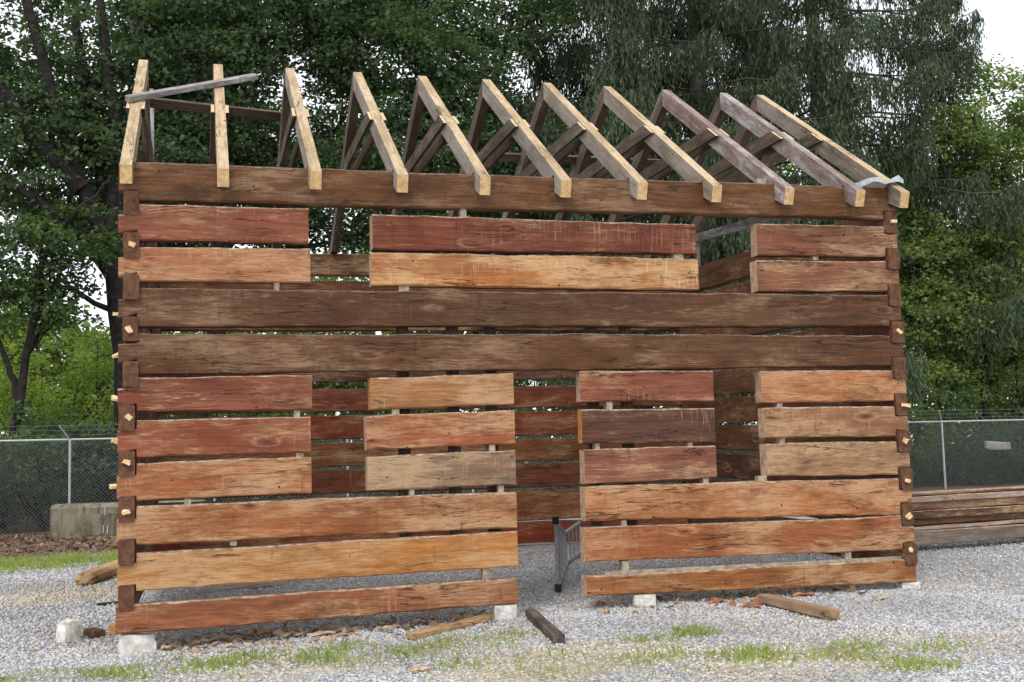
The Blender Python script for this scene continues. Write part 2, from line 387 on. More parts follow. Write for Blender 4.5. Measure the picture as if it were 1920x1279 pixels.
# ------------------------------------------------------------------ the cabin
cabin = thing('log_cabin', 'half rebuilt log cabin of red and brown squared logs with open rafters', 'cabin')
D, LX, RISE = 5.85, 7.98, 0.17
FR = [  # name key, (x0, zt, zb) (x1, zt, zb), colour sRGB, wear, material
    ('r1', 0.0, 4.192, 3.845, 7.97, 4.203, 3.868, (118, 80, 53), .54, 'd'),
    ('r2', 0.0, 3.806, 3.468, 1.698, 3.801, 3.475, (158, 98, 74), .44, 'l'), ('r2', 2.297, 3.766, 3.430, 5.626, 3.753, 3.443, (134, 78, 60), .30, 'l'), ('r2', 6.316, 3.770, 3.436, 7.97, 3.784, 3.453, (142, 92, 70), .38, 'l'),
    ('r3', 0.0, 3.415, 3.098, 1.714, 3.430, 3.101, (190, 130, 92), .62, 'l'), ('r3', 2.285, 3.405, 3.076, 5.640, 3.388, 3.073, (192, 122, 72), .62, 's'), ('r3', 6.297, 3.382, 3.063, 7.97, 3.406, 3.072, (154, 104, 78), .46, 'l'),
    ('r4', 0.0, 3.030, 2.686, 7.97, 3.037, 2.699, (106, 73, 52), .42, 'd'),
    ('r5', 0.0, 2.623, 2.253, 7.97, 2.607, 2.276, (112, 77, 53), .46, 'd'),
    ('r6', 0.0, 2.224, 1.914, 1.716, 2.239, 1.912, (146, 86, 66), .34, 'l'), ('r6', 2.256, 2.199, 1.903, 3.656, 2.238, 1.937, (180, 128, 84), .60, 'l'), ('r6', 4.335, 2.253, 1.943, 5.757, 2.247, 1.932, (152, 90, 68), .38, 'l'), ('r6', 6.290, 2.232, 1.908, 7.972, 2.231, 1.902, (184, 116, 72), .62, 'l'),
    ('r7', 0.0, 1.837, 1.515, 1.700, 1.848, 1.509, (162, 94, 68), .40, 'l'), ('r7', 2.212, 1.844, 1.520, 3.657, 1.870, 1.550, (180, 104, 70), .66, 'l'), ('r7', 4.342, 1.869, 1.534, 5.756, 1.862, 1.522, (108, 74, 62), .28, 'l'), ('r7', 6.307, 1.858, 1.542, 7.972, 1.857, 1.530, (168, 120, 86), .52, 'l'),
    ('r8', 0.0, 1.454, 1.124, 1.699, 1.479, 1.146, (176, 108, 68), .60, 'l'), ('r8', 2.220, 1.470, 1.148, 3.650, 1.494, 1.161, (152, 126, 102), .60, 'l'), ('r8', 4.350, 1.482, 1.139, 5.750, 1.479, 1.157, (152, 98, 78), .44, 'l'), ('r8', 6.311, 1.487, 1.156, 7.972, 1.474, 1.126, (172, 134, 98), .60, 'l'),
    ('r9', 0.0, 1.077, 0.736, 3.651, 1.090, 0.749, (172, 107, 67), .60, 'l'), ('r9', 4.343, 1.118, 0.777, 7.972, 1.087, 0.708, (190, 120, 72), .64, 'l'),
    ('r10', 0.0, 0.671, 0.332, 3.650, 0.709, 0.380, (204, 138, 76), .60, 'l'), ('r10', 4.330, 0.716, 0.382, 7.972, 0.697, 0.349, (174, 106, 66), .52, 'l'),
    ('r11', -0.006, 0.227, -0.027, 3.641, 0.265, 0.029, (164, 102, 70), .42, 'l'), ('r11', 4.331, 0.254, 0.050, 7.965, 0.238, 0.010, (168, 108, 62), .48, 'l')]
TAIL_L = {'r1': (4.185, 3.921, 3.932), 'r2': (3.705, 3.529, 3.560), 'r3': (3.314, 3.140, 3.172), 'r4': (2.927, 2.763, 2.797), 'r5': (2.527, 2.350, 2.380), 'r6': (2.130, 1.954, 1.985),
          'r7': (1.750, 1.552, 1.580), 'r8': (1.350, 1.139, 1.165), 'r9': (0.966, 0.766, 0.790), 'r10': (0.571, 0.363, 0.390)}
SIDE_L = [3.81, 3.42, 3.04, 2.66, 2.25, 1.862, 1.455, 1.056, 0.68, 0.282]
SIDE_R = [3.82, 3.422, 3.027, 2.636, 2.253, 1.861, 1.472, 1.082, 0.705, 0.295]
PALETTE = {'d': M_DARKLOG, 'l': M_LOG, 's': M_SAWN}
LOGS = {}
for i, (key, x0, zt0, zb0, x1, zt1, zb1, rgb, wear, mk) in enumerate(FR):
    L = x1-x0; tails = {}
    if x0 <= 0.0 and key in TAIL_L:
        a, b, c = TAIL_L[key]; tails[0] = (0.162, a, b, a+0.012, c)
    if x1 > 7.9 and key != 'r11':
        zc = [s for s in SIDE_R]; n = int(key[1:])
        zto = zc[n-2]-0.118 if n > 1 else zt1; zbo = zc[n-1]+0.118 if n <= 10 else zb1
        tails[1] = (0.148, zto, zbo, zto, zbo)
    me = log_mesh(L, zt0, zb0, zt1, zb1, 0.15, tails, 0.010, i+1, ends=(0 if x0 <= 0 else 1, 0 if x1 > 7.9 else 1))
    endm = M_ENDORANGE if (key, round(x0, 2)) in (('r7', 4.34), ('r6', 2.26)) else M_END
    o = obj('log', me, [PALETTE[mk], endm, M_ARRISDARK if mk == 'd' else M_ARRIS], cabin, (x0, 0.0, 0.0)); o.color = (*lin(*rgb), wear); LOGS[(key, round(x0, 2))] = o
lb = {('r10', 0.0): 'yellow worn log left of the doorway', ('r2', 2.3): 'deep red upper log between the loft openings', ('r3', 2.29): 'orange rough sawn upper log with pale saw strokes',
      ('r7', 4.34): 'dark blackened short log right of the doorway', ('r1', 0.0): 'dark brown top plate log under the rafters'}
for k, t_ in lb.items():
    if k in LOGS: LOGS[k]['label'] = t_

def side_log(zc, y0, y1, xo, right, i, rgb, wear, part='log'):
    """log of a side wall running back from the front corner; squared dovetail end shows on the front"""
    L = y1-y0; h = 0.172; rs = random.Random(500+i+(50 if right else 0))
    dz = lambda y: RISE*max(0, y)/D
    tails = {0: (0.165, zc+0.116, zc-0.112, zc+0.118, zc-0.108), 1: (0.16, zc+dz(y1)+0.116, zc+dz(y1)-0.112, zc+dz(y1)+0.116, zc+dz(y1)-0.112)}
    me = log_mesh(L, zc+h, zc-h, zc+h+dz(y1), zc-h+dz(y1), 0.135, tails, 0.009, 90+i+(40 if right else 0), ends=(1, 1), step=0.3)
    o = obj(part, me, [M_LOG, M_ENDDARK, M_ARRISDARK], cabin)
    # local x -> world y ; local y -> world -x
    o.rotation_euler = (0, 0, R(90)); o.location = (xo+0.135, y0, 0)
    o.color = (*lin(*rgb), wear); return o
side_rgb = [(120, 82, 62), (128, 90, 66), (110, 74, 58), (132, 92, 68), (124, 76, 60), (118, 84, 66), (128, 84, 60), (140, 100, 74), (124, 86, 62), (130, 92, 66)]
for i, zc in enumerate(SIDE_L):
    xo = 0.040 if i < 5 else 0.012
    o = side_log(zc, -0.014-0.008*(i % 3), D+0.012, xo, False, i, side_rgb[i], .3)
    if i in (1, 3, 5, 6, 7, 2):
        pass
    LOGS[('L', i)] = o
for i, zc in enumerate(SIDE_R):
    o = side_log(zc, -0.012-0.008*((i+1) % 3), D+0.012, 7.838, True, i, side_rgb[(i*3+1) % 10], .34)
    LOGS[('R', i)] = o
# rear wall, standing a little higher than the front
BK = [(4.37, 4.06), (3.985, 3.66), (3.59, 3.26), (3.20, 2.88), (2.82, 2.535), (2.435, 2.11), (2.06, 1.712), (1.665, 1.33), (1.298, .95), (.905, .468), (.446, .13)]
for i, (a, b) in enumerate(BK):
    me = log_mesh(LX, a, b, a+0.005, b+0.004, 0.14, {}, 0.010, 300+i, step=0.3)
    o = obj('log', me, [M_LOG, M_ENDDARK, M_ARRISDARK], cabin, (0.0, D-0.14, 0))
    c = [(100, 76, 60), (112, 82, 62), (104, 70, 56), (92, 70, 58), (96, 70, 60), (136, 84, 66), (140, 78, 56), (134, 96, 68), (120, 80, 62), (136, 94, 62), (142, 78, 58)][i]
    o.color = (*[q*k for q, k in zip(lin(*c), (1.35, 1.10, 1.0))], 0.5)

# pegs: pale wedges driven through the corner ends (sub-parts of the logs)
def peg(parent_key, x, y, z, sx, sy, sz, tilt, seed):
    sx, sz = sx*.85, sz*.85
    p = LOGS[parent_key]
    me = box_mesh('peg', -sx/2, sx/2, -sy/2, sy/2, -sz/2, sz/2, 0.006, 0.009, seed)
    o = obj('peg', me, M_PEG); o.parent = p
    w = Matrix.Translation((x, y, z)) @ Euler(tilt).to_matrix().to_4x4()
    pm = Matrix.Translation(p.location) @ p.rotation_euler.to_matrix().to_4x4()
    o.matrix_basis = pm.inverted() @ w
PEG_L = [(1, .115, 3.425), (3, .095, 2.655), (5, .094, 1.868), (6, .080, 1.470), (7, .075, 1.034)]
for j, (i, x, z) in enumerate(PEG_L):
    peg(('L', i), x, -0.028, z, 0.068, 0.04, 0.050, (0, R([18, 60, 40, 20, -12][j]), R(8)), j)
PEG_R = [(0, 7.905, 3.834), (3, 7.895, 2.639), (5, 7.925, 1.854), (6, 7.895, 1.477), (7, 7.890, 1.058), (8, 7.888, .69), (9, 7.885, .345)]
for j, (i, x, z) in enumerate(PEG_R):
    peg(('R', i), x+0.015, -0.028, z, [.085, .07, .11, .055, .08, .05, .05][j], 0.04, [.038, .05, .045, .06, .04, .075, .05][j], (0, R([0, 40, 8, 35, 25, 50, 20][j]), R(-6)), 20+j)
for j, (k, x, z) in enumerate([(('r4', 0.0), -0.030, 2.801), (('r5', 0.0), -0.036, 2.429), (('r6', 0.0), -0.040, 2.044), (('r7', 0.0), -0.036, 1.658), (('r8', 0.0), -0.050, 1.262)]):
    peg(k, x+.018, 0.075, z, 0.085, 0.045, 0.036, (R(20), R([10, -12, 15, 20, -6][j]), 0), 40+j)

# shims in the gaps between the logs
for j, (x, zb_, zt_, w) in enumerate([(1.40, 3.03, 3.10, .05), (1.575, 1.842, 1.914, .055), (2.50, 1.838, 1.905, .07), (4.64, 1.866, 1.945, .06), (4.50, 1.48, 1.538, .045), (5.485, 1.475, 1.528, .05),
        (3.43, 1.486, 1.556, .06), (2.64, 1.082, 1.152, .045), (3.51, 1.086, 1.165, .055), (1.60, 1.475, 1.512, .07), (3.345, .258, .385, .075), (4.75, .250, .375, .075), (4.75, .712, .772, .06),
        (5.64, 1.10, 1.158, .06), (6.51, 1.484, 1.545, .06), (5.44, 3.385, 3.445, .11), (2.60, 3.028, 3.08, .10), (6.27, 1.105, 1.158, .09), (.60, 1.075, 1.128, .06), (1.0, .695, .740, .06), (3.2, 3.76, 3.87, .06), (7.0, 3.405, 3.452, .06), (6.5, 1.846, 1.905, .06), (7.2, .25, .345, .07)]):
    zm = (zb_+zt_)/2; h = (zt_-zb_)+0.006
    o = obj('shim', box_mesh('shim', -w/2, w/2, -.05, .045, -h/2, h/2, .004, .003, j), M_SHIM, cabin, (x, 0.075, zm))

# studs standing against the inner face of the front wall
for x, zt_ in ((2.60, 2.9), (3.09, 2.9), (3.47, 2.9), (4.52, 2.85), (4.88, 2.85)):
    o = obj('stud', box_mesh('stud', 0, zt_-.42, -.06, .06, -.02, .02, .003, .002, int(x*10)), M_GREYWOOD, cabin)
    o.rotation_euler = (0, R(-90), R(90)); o.location = (x, 0.182, .42); o.color = (*lin(92, 78, 68), .3)

o = obj('sill_lit_strip', box_mesh('sill_lit_strip', 0, 3.30, -.045, .045, -.02, .02, .006, .004, 77), M_SHIM, cabin, (4.52, .075, .266)); o.rotation_euler = (0, R(.25), 0)  # added strip; its pale colour stands for the log's lit top
o['label'] = 'added pale strip for the lit top of the right bottom log'
# rafters
TF = 0.6404; TB = 0.57; RY, RZ = 2.92, 6.13
zf = lambda y: 4.10 + TF*(y+0.25)
zb = lambda y: RZ - TB*(y-RY)
XI = [0.0708, 0.9113, 1.7455, 2.5616, 3.3677, 4.1752, 4.9709, 5.7841, 6.5841, 7.4124, 7.9400]
def extrude_yz(name, poly, t, axis_y, axis_z, origin, mi_fn=None):
    """prism of a polygon in the (y, z) plane, written in a local frame whose x follows (axis_y, axis_z)"""
    c, s = axis_y, axis_z; v = []
    for sgn in (1, -1):
        for (y, z) in poly:
            dy, dz = y-origin[0], z-origin[1]; v.append((dy*c+dz*s, sgn*t/2, -dy*s+dz*c))
    n = len(poly); f = [tuple(range(n)), tuple(range(2*n-1, n-1, -1))]; mi = [0, 0]
    for k in range(n):
        k2 = (k+1) % n; f.append((k, k+n, k2+n, k2)); mi.append(mi_fn(k) if mi_fn else 0)
    return mesh_py(name, v, f, mi)
def place_yz(o, c, s, origin, x):
    m = Matrix(((0, -1, 0), (c, 0, -s), (s, 0, c))).to_4x4()
    o.matrix_basis = Matrix.Translation((x, origin[0], origin[1])) @ m
a1 = math.atan(TF); a2 = math.atan(TB); DV = 0.222
poly_f = [(-0.25, 4.10), (-0.20, zf(-0.20)-DV+.03), (-0.008, zf(-0.008)-DV), (-0.008, 4.211), ((4.211+DV-4.10)/TF-0.25, 4.211), (RY-0.002, zf(RY)-DV), (RY-0.002, RZ)]
yb_ = RY + (RZ-4.385-DV)/TB
poly_b = [(RY+0.002, RZ), (RY+0.002, RZ-DV), (yb_, 4.385), (D+0.012, 4.385), (D+0.012, zb(D+0.012)-DV), (6.06, zb(6.06)-DV), (6.10, zb(6.10))]
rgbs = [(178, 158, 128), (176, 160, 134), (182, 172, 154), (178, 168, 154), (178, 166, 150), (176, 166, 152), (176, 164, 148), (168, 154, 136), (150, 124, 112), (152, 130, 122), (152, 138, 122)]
me_f = extrude_yz('rafter', poly_f, 0.104, math.cos(a1), math.sin(a1), poly_f[0], lambda k: {6: 1, 0: 2, 5: 1}.get(k, 0))
me_b = extrude_yz('rafter', poly_b, 0.104, math.cos(a2), -math.sin(a2), poly_b[0], lambda k: {6: 1}.get(k, 0))
for m in (M_GREYWOOD, M_HONEYTOP, M_HONEY): me_f.materials.append(m); me_b.materials.append(m)
me_fw = me_f.copy()
for q, m in enumerate((M_WHITEWASH, M_WHITEWASH, M_HONEY)): me_fw.materials[q] = m
za, zb2 = 5.215, 5.062
yF = lambda z: (z-4.10)/TF-0.25
yB = lambda z: RY+(RZ-z)/TB
poly_t = [(yF(za)+.006, za), (yF(zb2)+.006, zb2), (yB(zb2)-.05, zb2), (yB(za)-.05, za)]
me_t = extrude_yz('collar_tie', poly_t, 0.034, 1, 0, poly_t[0], lambda k: 1 if k == 0 else 0)
for m in (M_GREYWOOD, M_CREAM): me_t.materials.append(m)
for i, x in enumerate(XI):
    rs = random.Random(i); c = rgbs[i]
    of = obj('rafter', me_fw if i in (8, 9) else me_f, [], cabin); place_yz(of, math.cos(a1), math.sin(a1), (poly_f[0][0], poly_f[0][1]+rs.uniform(0, .006)), x+rs.uniform(-.006, .006))
    of.color = (*lin(*c), 0.5)
    if i in (8, 9): of['label'] = 'rafter with flaking reddish and white paint'
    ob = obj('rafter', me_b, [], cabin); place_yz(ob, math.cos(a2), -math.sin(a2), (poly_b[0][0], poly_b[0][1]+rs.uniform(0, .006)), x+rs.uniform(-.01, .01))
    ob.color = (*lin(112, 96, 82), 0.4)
    for s in (-1, 1):
        if i == 10 and s == 1: continue
        dz = rs.uniform(-.02, .02)
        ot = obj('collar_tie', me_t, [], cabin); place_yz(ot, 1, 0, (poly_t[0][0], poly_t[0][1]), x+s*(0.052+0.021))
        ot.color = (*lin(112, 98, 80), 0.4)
# two brace boards nailed over the rear slope
for p0, p1, c in (((0.10, 3.535, 5.815), (1.80, 3.66, 5.745), (118, 100, 92)), ((4.50, 4.14, 5.47), (7.22, 4.15, 5.47), (124, 106, 96))):
    nrm = (0, math.sin(a2), math.cos(a2))
    o = board('brace_board', p0, p1, 0.15, 0.035, M_GREYWOOD, cabin, (*lin(*c), .4), upv=nrm)
# tie plank over the right wall with two props under it
o = board('tie_plank', (7.86, 1.7, 4.345), (7.86, 5.6, 4.62), 0.05, 0.115, M_WHITEWASH, cabin, (*lin(120, 116, 114), .6))
for y in (2.2, 5.0):
    zt_ = 4.345+(y-1.7)*0.0705-0.06; z0_ = SIDE_R[0]+0.175+RISE*y/D
    o = obj('prop_block', box_mesh('prop_block', -.03, .03, -.05, .05, 0, zt_-z0_, .004, .002, 3), M_GREYWOOD, cabin, (7.86, y, z0_)); o.color = (*lin(120, 100, 84), .4)

# ------------------------------------------------------------------ loose things on the cabin
def stick_mesh(name, L, r0, r1, sides=6, n=6, seed=0, bend=0.0):
    rs = random.Random(seed); v, f = [], []
    for i in range(n+1):
        t = i/n; r = r0+(r1-r0)*t
        for k in range(sides):
            a = 2*math.pi*k/sides; q = r*(1+rs.uniform(-.12, .12)); v.append((L*t, q*math.cos(a)+bend*math.sin(t*3.1), q*math.sin(a)))
    for i in range(n):
        for k in range(sides):
            k2 = (k+1) % sides; f.append((i*sides+k, i*sides+k2, (i+1)*sides+k2, (i+1)*sides+k))
    f.append(tuple(range(sides))[::-1]); f.append(tuple(range(n*sides, n*sides+sides)))
    return mesh_py(name, v, f, sm=False)
P1, P2 = Vector((.07, 1.437, zf(1.437)+.052)), Vector((.911, 2.058, zf(2.058)+.052)); dv = P2-P1
o = board('loose_lath', tuple(P1-dv*0.10), tuple(P2+dv*0.50), 0.075, 0.06, M_WHITEWASH, None, (*lin(150, 144, 140), .6), upv=(0, -math.sin(a1), math.cos(a1)))
tag(o, 'grey weathered lath lying aslant across the two leftmost rafters', 'lath')
o = obj('upright_pole', stick_mesh('upright_pole', 6.83-gz(0.05, 6.2), 0.042, 0.034, 6, 10, 3), M_WHITEWASH, None, (0.03, 6.28, gz(.05, 6.2)))
o.rotation_euler = (0, R(-90), 0); o.color = (*lin(150, 146, 144), .5)
tag(o, 'thin grey upright pole seen behind the left end rafter', 'pole')
# crumpled metal strip on the right end
def metal_strip():
    v, f = [], []; rs = random.Random(5)
    pts = [(7.50, 4.225), (7.58, 4.25), (7.66, 4.29), (7.74, 4.295), (7.80, 4.25), (7.87, 4.27), (7.95, 4.30), (8.02, 4.26)]
    for i, (x, z) in enumerate(pts):
        d = 0.05+0.02*rs.random(); y0 = -0.10-0.03*rs.random() + (0.12 if i < 2 else 0)
        v += [(x, y0, z-.045+rs.uniform(-.02, .02)), (x, y0, z+rs.uniform(-.01, .02)), (x+.01, y0+d*2, z+.01+rs.uniform(-.01, .02))]
    for i in range(len(pts)-1):
        for k in range(2): f.append((i*3+k, i*3+3+k, i*3+4+k, i*3+1+k))
    me = mesh_py('metal_strip', v, f); return me
o = obj('metal_strip', metal_strip(), M_GALV); md = o.modifiers.new('thickness', 'SOLIDIFY'); md.thickness = 0.004
tag(o, 'crumpled galvanised metal strip caught against the right end rafter', 'metal strip')
o = obj('wood_block', box_mesh('wood_block', -.05, .05, -.04, .04, 0, .055, .005, .004, 9), M_SHIM, None, (6.43, 0.09, 4.212))
tag(o, 'small pale block left on the top plate between rafters', 'wood block')

# ------------------------------------------------------------------ blocks under the sills and on the gravel
def rock_block(name, sx, sy, sz, chip, seed):
    rs = random.Random(seed); import bmesh
    bm = bmesh.new(); bmesh.ops.create_cube(bm, size=1.0)
    for vv in bm.verts: vv.co = Vector((vv.co.x*sx, vv.co.y*sy, (vv.co.z+.5)*sz))
    bmesh.ops.subdivide_edges(bm, edges=bm.edges[:], cuts=3, use_grid_fill=True)
    for vv in bm.verts:
        n = math.sin(vv.co.x*31+seed)*math.sin(vv.co.y*27+seed*2)*math.sin(vv.co.z*35+seed)
        e = sum(abs(q) > lim*0.96 for q, lim in ((vv.co.x, sx/2), (vv.co.y, sy/2))) + (vv.co.z > sz*.96)
        pull = 0.012 if e >= 2 else 0.0
        if chip and vv.co.x*chip > sx*.12 and vv.co.z > sz*.55: pull += 0.10*rs.random()*sz*2
        c = Vector((0, 0, sz/2)); vv.co += (c-vv.co).normalized()*(pull+0.006*rs.random()+0.008*n)
    me = bpy.data.meshes.new(name); bm.to_mesh(me); bm.free(); return me
def block(x, y, sx, sy, sz, rot, label, chip=0, seed=0, z=None, tilt=0):
    o = obj('concrete_block', rock_block('concrete_block', sx, sy, sz, chip, seed), M_CONC, None, (x, y, (gz(x, y) if z is None else z)-0.008))
    o.rotation_euler = (0, R(tilt), R(rot)); return tag(o, label, 'block', 'pale concrete blocks on the gravel')
block(0.17, 0.12, 0.31, 0.22, 0.185, 12, 'broken white concrete block under the left front corner of the cabin', 1, 2)
block(-0.50, 1.02, 0.19, 0.16, 0.21, 40, 'white concrete block standing alone on the gravel left of the cabin', -1, 5, tilt=3)
block(3.53, 0.09, 0.23, 0.19, 0.150, -8, 'white block under the sill at the left side of the doorway', 0, 7)
block(4.95, 0.08, 0.23, 0.19, 0.128, -14, 'white block under the sill right of the doorway', 0, 9)
block(7.93, 0.10, 0.22, 0.20, 0.078, -12, 'low pale block under the right front corner of the cabin', 0, 13)

# ------------------------------------------------------------------ timbers and scraps on the gravel
def timber(name, p, q, w, h, rgb, wear, mat, label, cat, lift=0.0, seed=0, ch=0.008):
    p3 = (p[0], p[1], gz(*p)+h/2+lift); q3 = (q[0], q[1], gz(*q)+h/2+(lift if lift else 0))
    o = board(name, p3, q3, w, h, mat, None, (*lin(*rgb), wear), ch=ch, jit=0.005, seed=seed); return tag(o, label, cat)
o = timber('offcut_board', (2.5, -0.54), (3.36, 0.04), .12, .05, (176, 140, 100), .6, M_LOG, 'pale offcut board on the gravel with one end against a block', 'board', 0.012, 1)
timber('dark_timber', (3.76, 0.02), (3.63, -1.36), .10, .085, (92, 78, 72), .4, M_GREYWOOD, 'dark grey squared timber lying in front of the doorway', 'timber', 0.0, 2)
timber('brown_timber', (6.05, -0.30), (6.18, -1.42), .12, .085, (184, 150, 116), .5, M_GREYWOOD, 'brown squared timber on the gravel before the right half of the front', 'timber', 0.02, 3)
timber('split_log', (-0.74, 5.0), (-0.30, 6.6), .24, .16, (196, 160, 112), .7, M_LOG, 'pale split log on the gravel behind the left corner', 'log', 0.0, 4, 0.05)
timber('orange_offcut', (-0.10, 1.10), (0.10, 1.5), .10, .10, (220, 158, 70), .6, M_LOG, 'small orange offcut behind the left bottom log', 'offcut', 0.0, 5)
timber('brown_offcut', (-0.34, 1.25), (-0.22, 1.05), .12, .07, (112, 84, 70), .3, M_LOG, 'small brown offcut between the lone white block and the left corner', 'offcut', 0.0, 6)
timber('flat_plank', (0.64, 3.45), (1.68, 3.75), .15, .05, (190, 180, 168), .5, M_WHITEWASH, 'whitish plank lying inside behind the left bottom log', 'plank', 0.0, 7)
timber('rust_strip', (-0.42, 3.2), (-0.1, 3.3), .06, .03, (52, 42, 38), .2, M_GREYWOOD, 'dark strip of wood on the gravel beside the left wall', 'strip', 0.0, 8)
timber('thin_lath', (0.78, 0.20), (1.35, 0.44), .05, .022, (176, 142, 112), .5, M_LOG, 'thin lath under the edge of the left bottom log', 'lath', 0.0, 9)

def chip_mesh(name, L, w, seed):
    rs = random.Random(seed); v, f = [], []
    for i in range(5):
        t = i/4; ww = w*(0.35+math.sin(0.4+t*2.4)*0.65)*rs.uniform(.7, 1.1); z = 0.012+0.03*math.sin(t*3)*rs.random()
        for (yy, zz) in ((-ww/2, z), (0, z+.016*rs.random()+.012), (ww/2, z+.004), (0, z-.010)): v.append((L*(t-.5), yy+rs.uniform(-.01, .01), zz))
    for i in range(4):
        for k in range(4): f.append((i*4+k, i*4+(k+1) % 4, i*4+4+(k+1) % 4, i*4+4+k))
    f.append((3, 2, 1, 0)); f.append((16, 17, 18, 19)); return mesh_py(name, v, f)
chips = [(5.62, -0.13, .20, .09, 20, 'curled tan bark scrap, left one of the pile before the right bottom log'), (5.72, -0.3, .24, .08, 70, 'long orange bark scrap in the pile before the right bottom log'),
         (5.80, -0.52, .20, .07, -30, 'dark curled bark scrap at the near edge of the scrap pile'), (5.95, -0.38, .22, .10, 50, 'broad orange bark scrap at the right of the scrap pile'),
         (6.05, -0.18, .16, .06, 10, 'small bark scrap between the pile and the brown timber'), (6.62, -0.07, .22, .08, -15, 'reddish scrap beyond the brown timber'),
         (1.50, 0.16, .18, .08, 30, 'tan chip beside the thin lath under the left bottom log'), (1.78, 0.05, .26, .09, 0, 'pale torn chip before the middle of the left bottom log'),
         (2.05, 0.15, .30, .06, 12, 'long thin chip under the left bottom log'), (2.42, 0.07, .24, .06, 30, 'greyish chip near the pale offcut board'), (2.72, 0.24, .12, .09, 0, 'reddish lump of wood near the pale offcut board'),
         (2.36, -1.85, .16, .05, 10, 'dark chip alone on the dusty gravel in front'), (4.55, 0.26, .14, .07, 40, 'brown chip in the doorway beside the sill'), (4.48, -0.13, .26, .06, 65, 'dark chip right of the doorway'),
         (7.20, -0.55, .22, .05, 25, 'pale flat chip right of the brown timber'), (0.42, 0.06, .10, .09, 0, 'tan chip beside the broken corner block')]
for j, (x, y, L, w, rot, lab) in enumerate(chips):
    o = obj('wood_chip', chip_mesh('wood_chip', L, w, j), M_CHIP if j < 6 or j == 12 else M_TANCHIP, None, (x, y, gz(x, y)+.004)); o.rotation_euler = (0, 0, R(rot)); tag(o, lab, 'wood chip', 'wood and bark chips on the gravel')

# ------------------------------------------------------------------ ladder lying on its edge in the doorway
lad = thing('metal_ladder', 'grey metal stepladder resting on its edge inside the doorway', 'ladder', (4.45, 1.35, gz(4.45, 1.35)))
def rod(name, p0, p1, r, mat, parent, sides=6):
    p0, p1 = Vector(p0), Vector(p1); L = (p1-p0).length
    o = obj(name, stick_mesh(name, L, r, r, sides, 1, 1), mat); d = (p1-p0)/L
    upv = (0, 0, 1) if abs(d.z) < 0.9 else (0, 1, 0)
    along(o, p0, p1, upv); mw = o.matrix_world.copy()
    if parent is not None:
        o.parent = parent; o.matrix_parent_inverse = Matrix.Translation(-Vector(parent.location)); o.matrix_basis = mw
    return o
A0, A1 = Vector((4.45, 1.35, -.005)), Vector((4.43, 1.31, 0.72)); B0, B1 = Vector((5.20, 3.42, .055)), Vector((5.18, 3.40, .43)); C0, C1 = Vector((5.68, 4.30, .09)), Vector((5.66, 4.28, .50))
for a, b in ((A0, B0), (A1, B1), (B0, C0), (B1, C1)): rod('rail', a, b, .023, M_ALU, lad)
for t_ in np.linspace(0, 1, 5): rod('rung', A0.lerp(B0, t_), A1.lerp(B1, t_), .014 if t_ > 0 else .021, M_ALU, lad)
for t_ in np.linspace(.25, 1, 4): rod('rung', B0.lerp(C0, t_), B1.lerp(C1, t_), .014, M_ALU, lad)
for p in (A0, A1):
    o = obj('foot_cap', box_mesh('foot_cap', -.03, .03, -.035, .035, -.04, .04, .006), plain('black_rubber' , (.02, .02, .02), (.04, .04, .04)) if p is A0 else bpy.data.materials['black_rubber'], lad, tuple(p-Vector(lad.location)))

# ------------------------------------------------------------------ lumber stack right of the cabin
sdir = Vector((1, .12, 0)).normalized(); s0 = Vector((8.75, 2.62, 0)); zl = gz(10, 2.7)
for x in (0.6, 3.4, 6.0):
    p = s0+sdir*x
    o = obj('bearer', box_mesh('bearer', -.07, .07, -.1, .6, 0, .08, .006, .004, int(x*9)), M_GREYWOOD, None, (p.x, p.y, gz(p.x, p.y)-.004)); o.rotation_euler = (0, 0, math.atan2(sdir.y, sdir.x)); o.color = (*lin(70, 60, 54), .3)
    tag(o, 'short crosspiece under the timber stack, %s' % {0.6: 'nearest the cabin', 3.4: 'under its middle', 6.0: 'under its far end'}[x], 'bearer', 'crosspieces under the timber stack')
zcur = zl+.075
stack = [('squared_timber', .19, 0, 7.4, .30, (134, 118, 104), M_GREYWOOD, 'grey squared timber at the bottom of the stack beside the cabin'),
         ('plank', .055, .05, 7.2, .32, (190, 170, 150), M_WHITEWASH, 'pale plank on the bottom timber of the stack beside the cabin'),
         ('old_log', .085, .10, 7.5, .28, (120, 84, 70), M_LOG, 'reddish brown old log low in the stack beside the cabin'),
         ('old_log', .11, .02, 7.0, .33, (92, 66, 54), M_LOG, 'darkest old log in the middle of the stack beside the cabin'),
         ('old_log', .10, .06, 7.6, .30, (126, 92, 76), M_LOG, 'brown old log above the darkest one in the stack beside the cabin'),
         ('plank', .085, .03, 7.2, .34, (186, 160, 140), M_WHITEWASH, 'pale pinkish plank near the top of the stack beside the cabin'),
         ('plank', .045, .08, 6.8, .28, (140, 104, 88), M_LOG, 'thin brown plank topmost in the stack beside the cabin')]
for j, (nm, h, off, L, dpt, rgb, mat, lab) in enumerate(stack):
    p0 = s0 + Vector((-sdir.y, sdir.x, 0))*(off+dpt/2) + sdir*(0.1*((j*7) % 4))
    me = log_mesh(L, h-.004, 0.004, h-.004, .004, dpt, {}, .006, 700+j, ch=.010, step=.4, ends=(1, 1))
    o = obj(nm, me, [mat, M_END, M_ARRIS]); o.location = (p0.x-(-sdir.y)*dpt/2, p0.y-sdir.x*dpt/2, zcur); o.rotation_euler = (0, -0.006, math.atan2(sdir.y, sdir.x)); o.color = (*lin(*rgb), .45)
    tag(o, lab, 'timber', 'timbers stacked beside the cabin'); zcur += h+.004

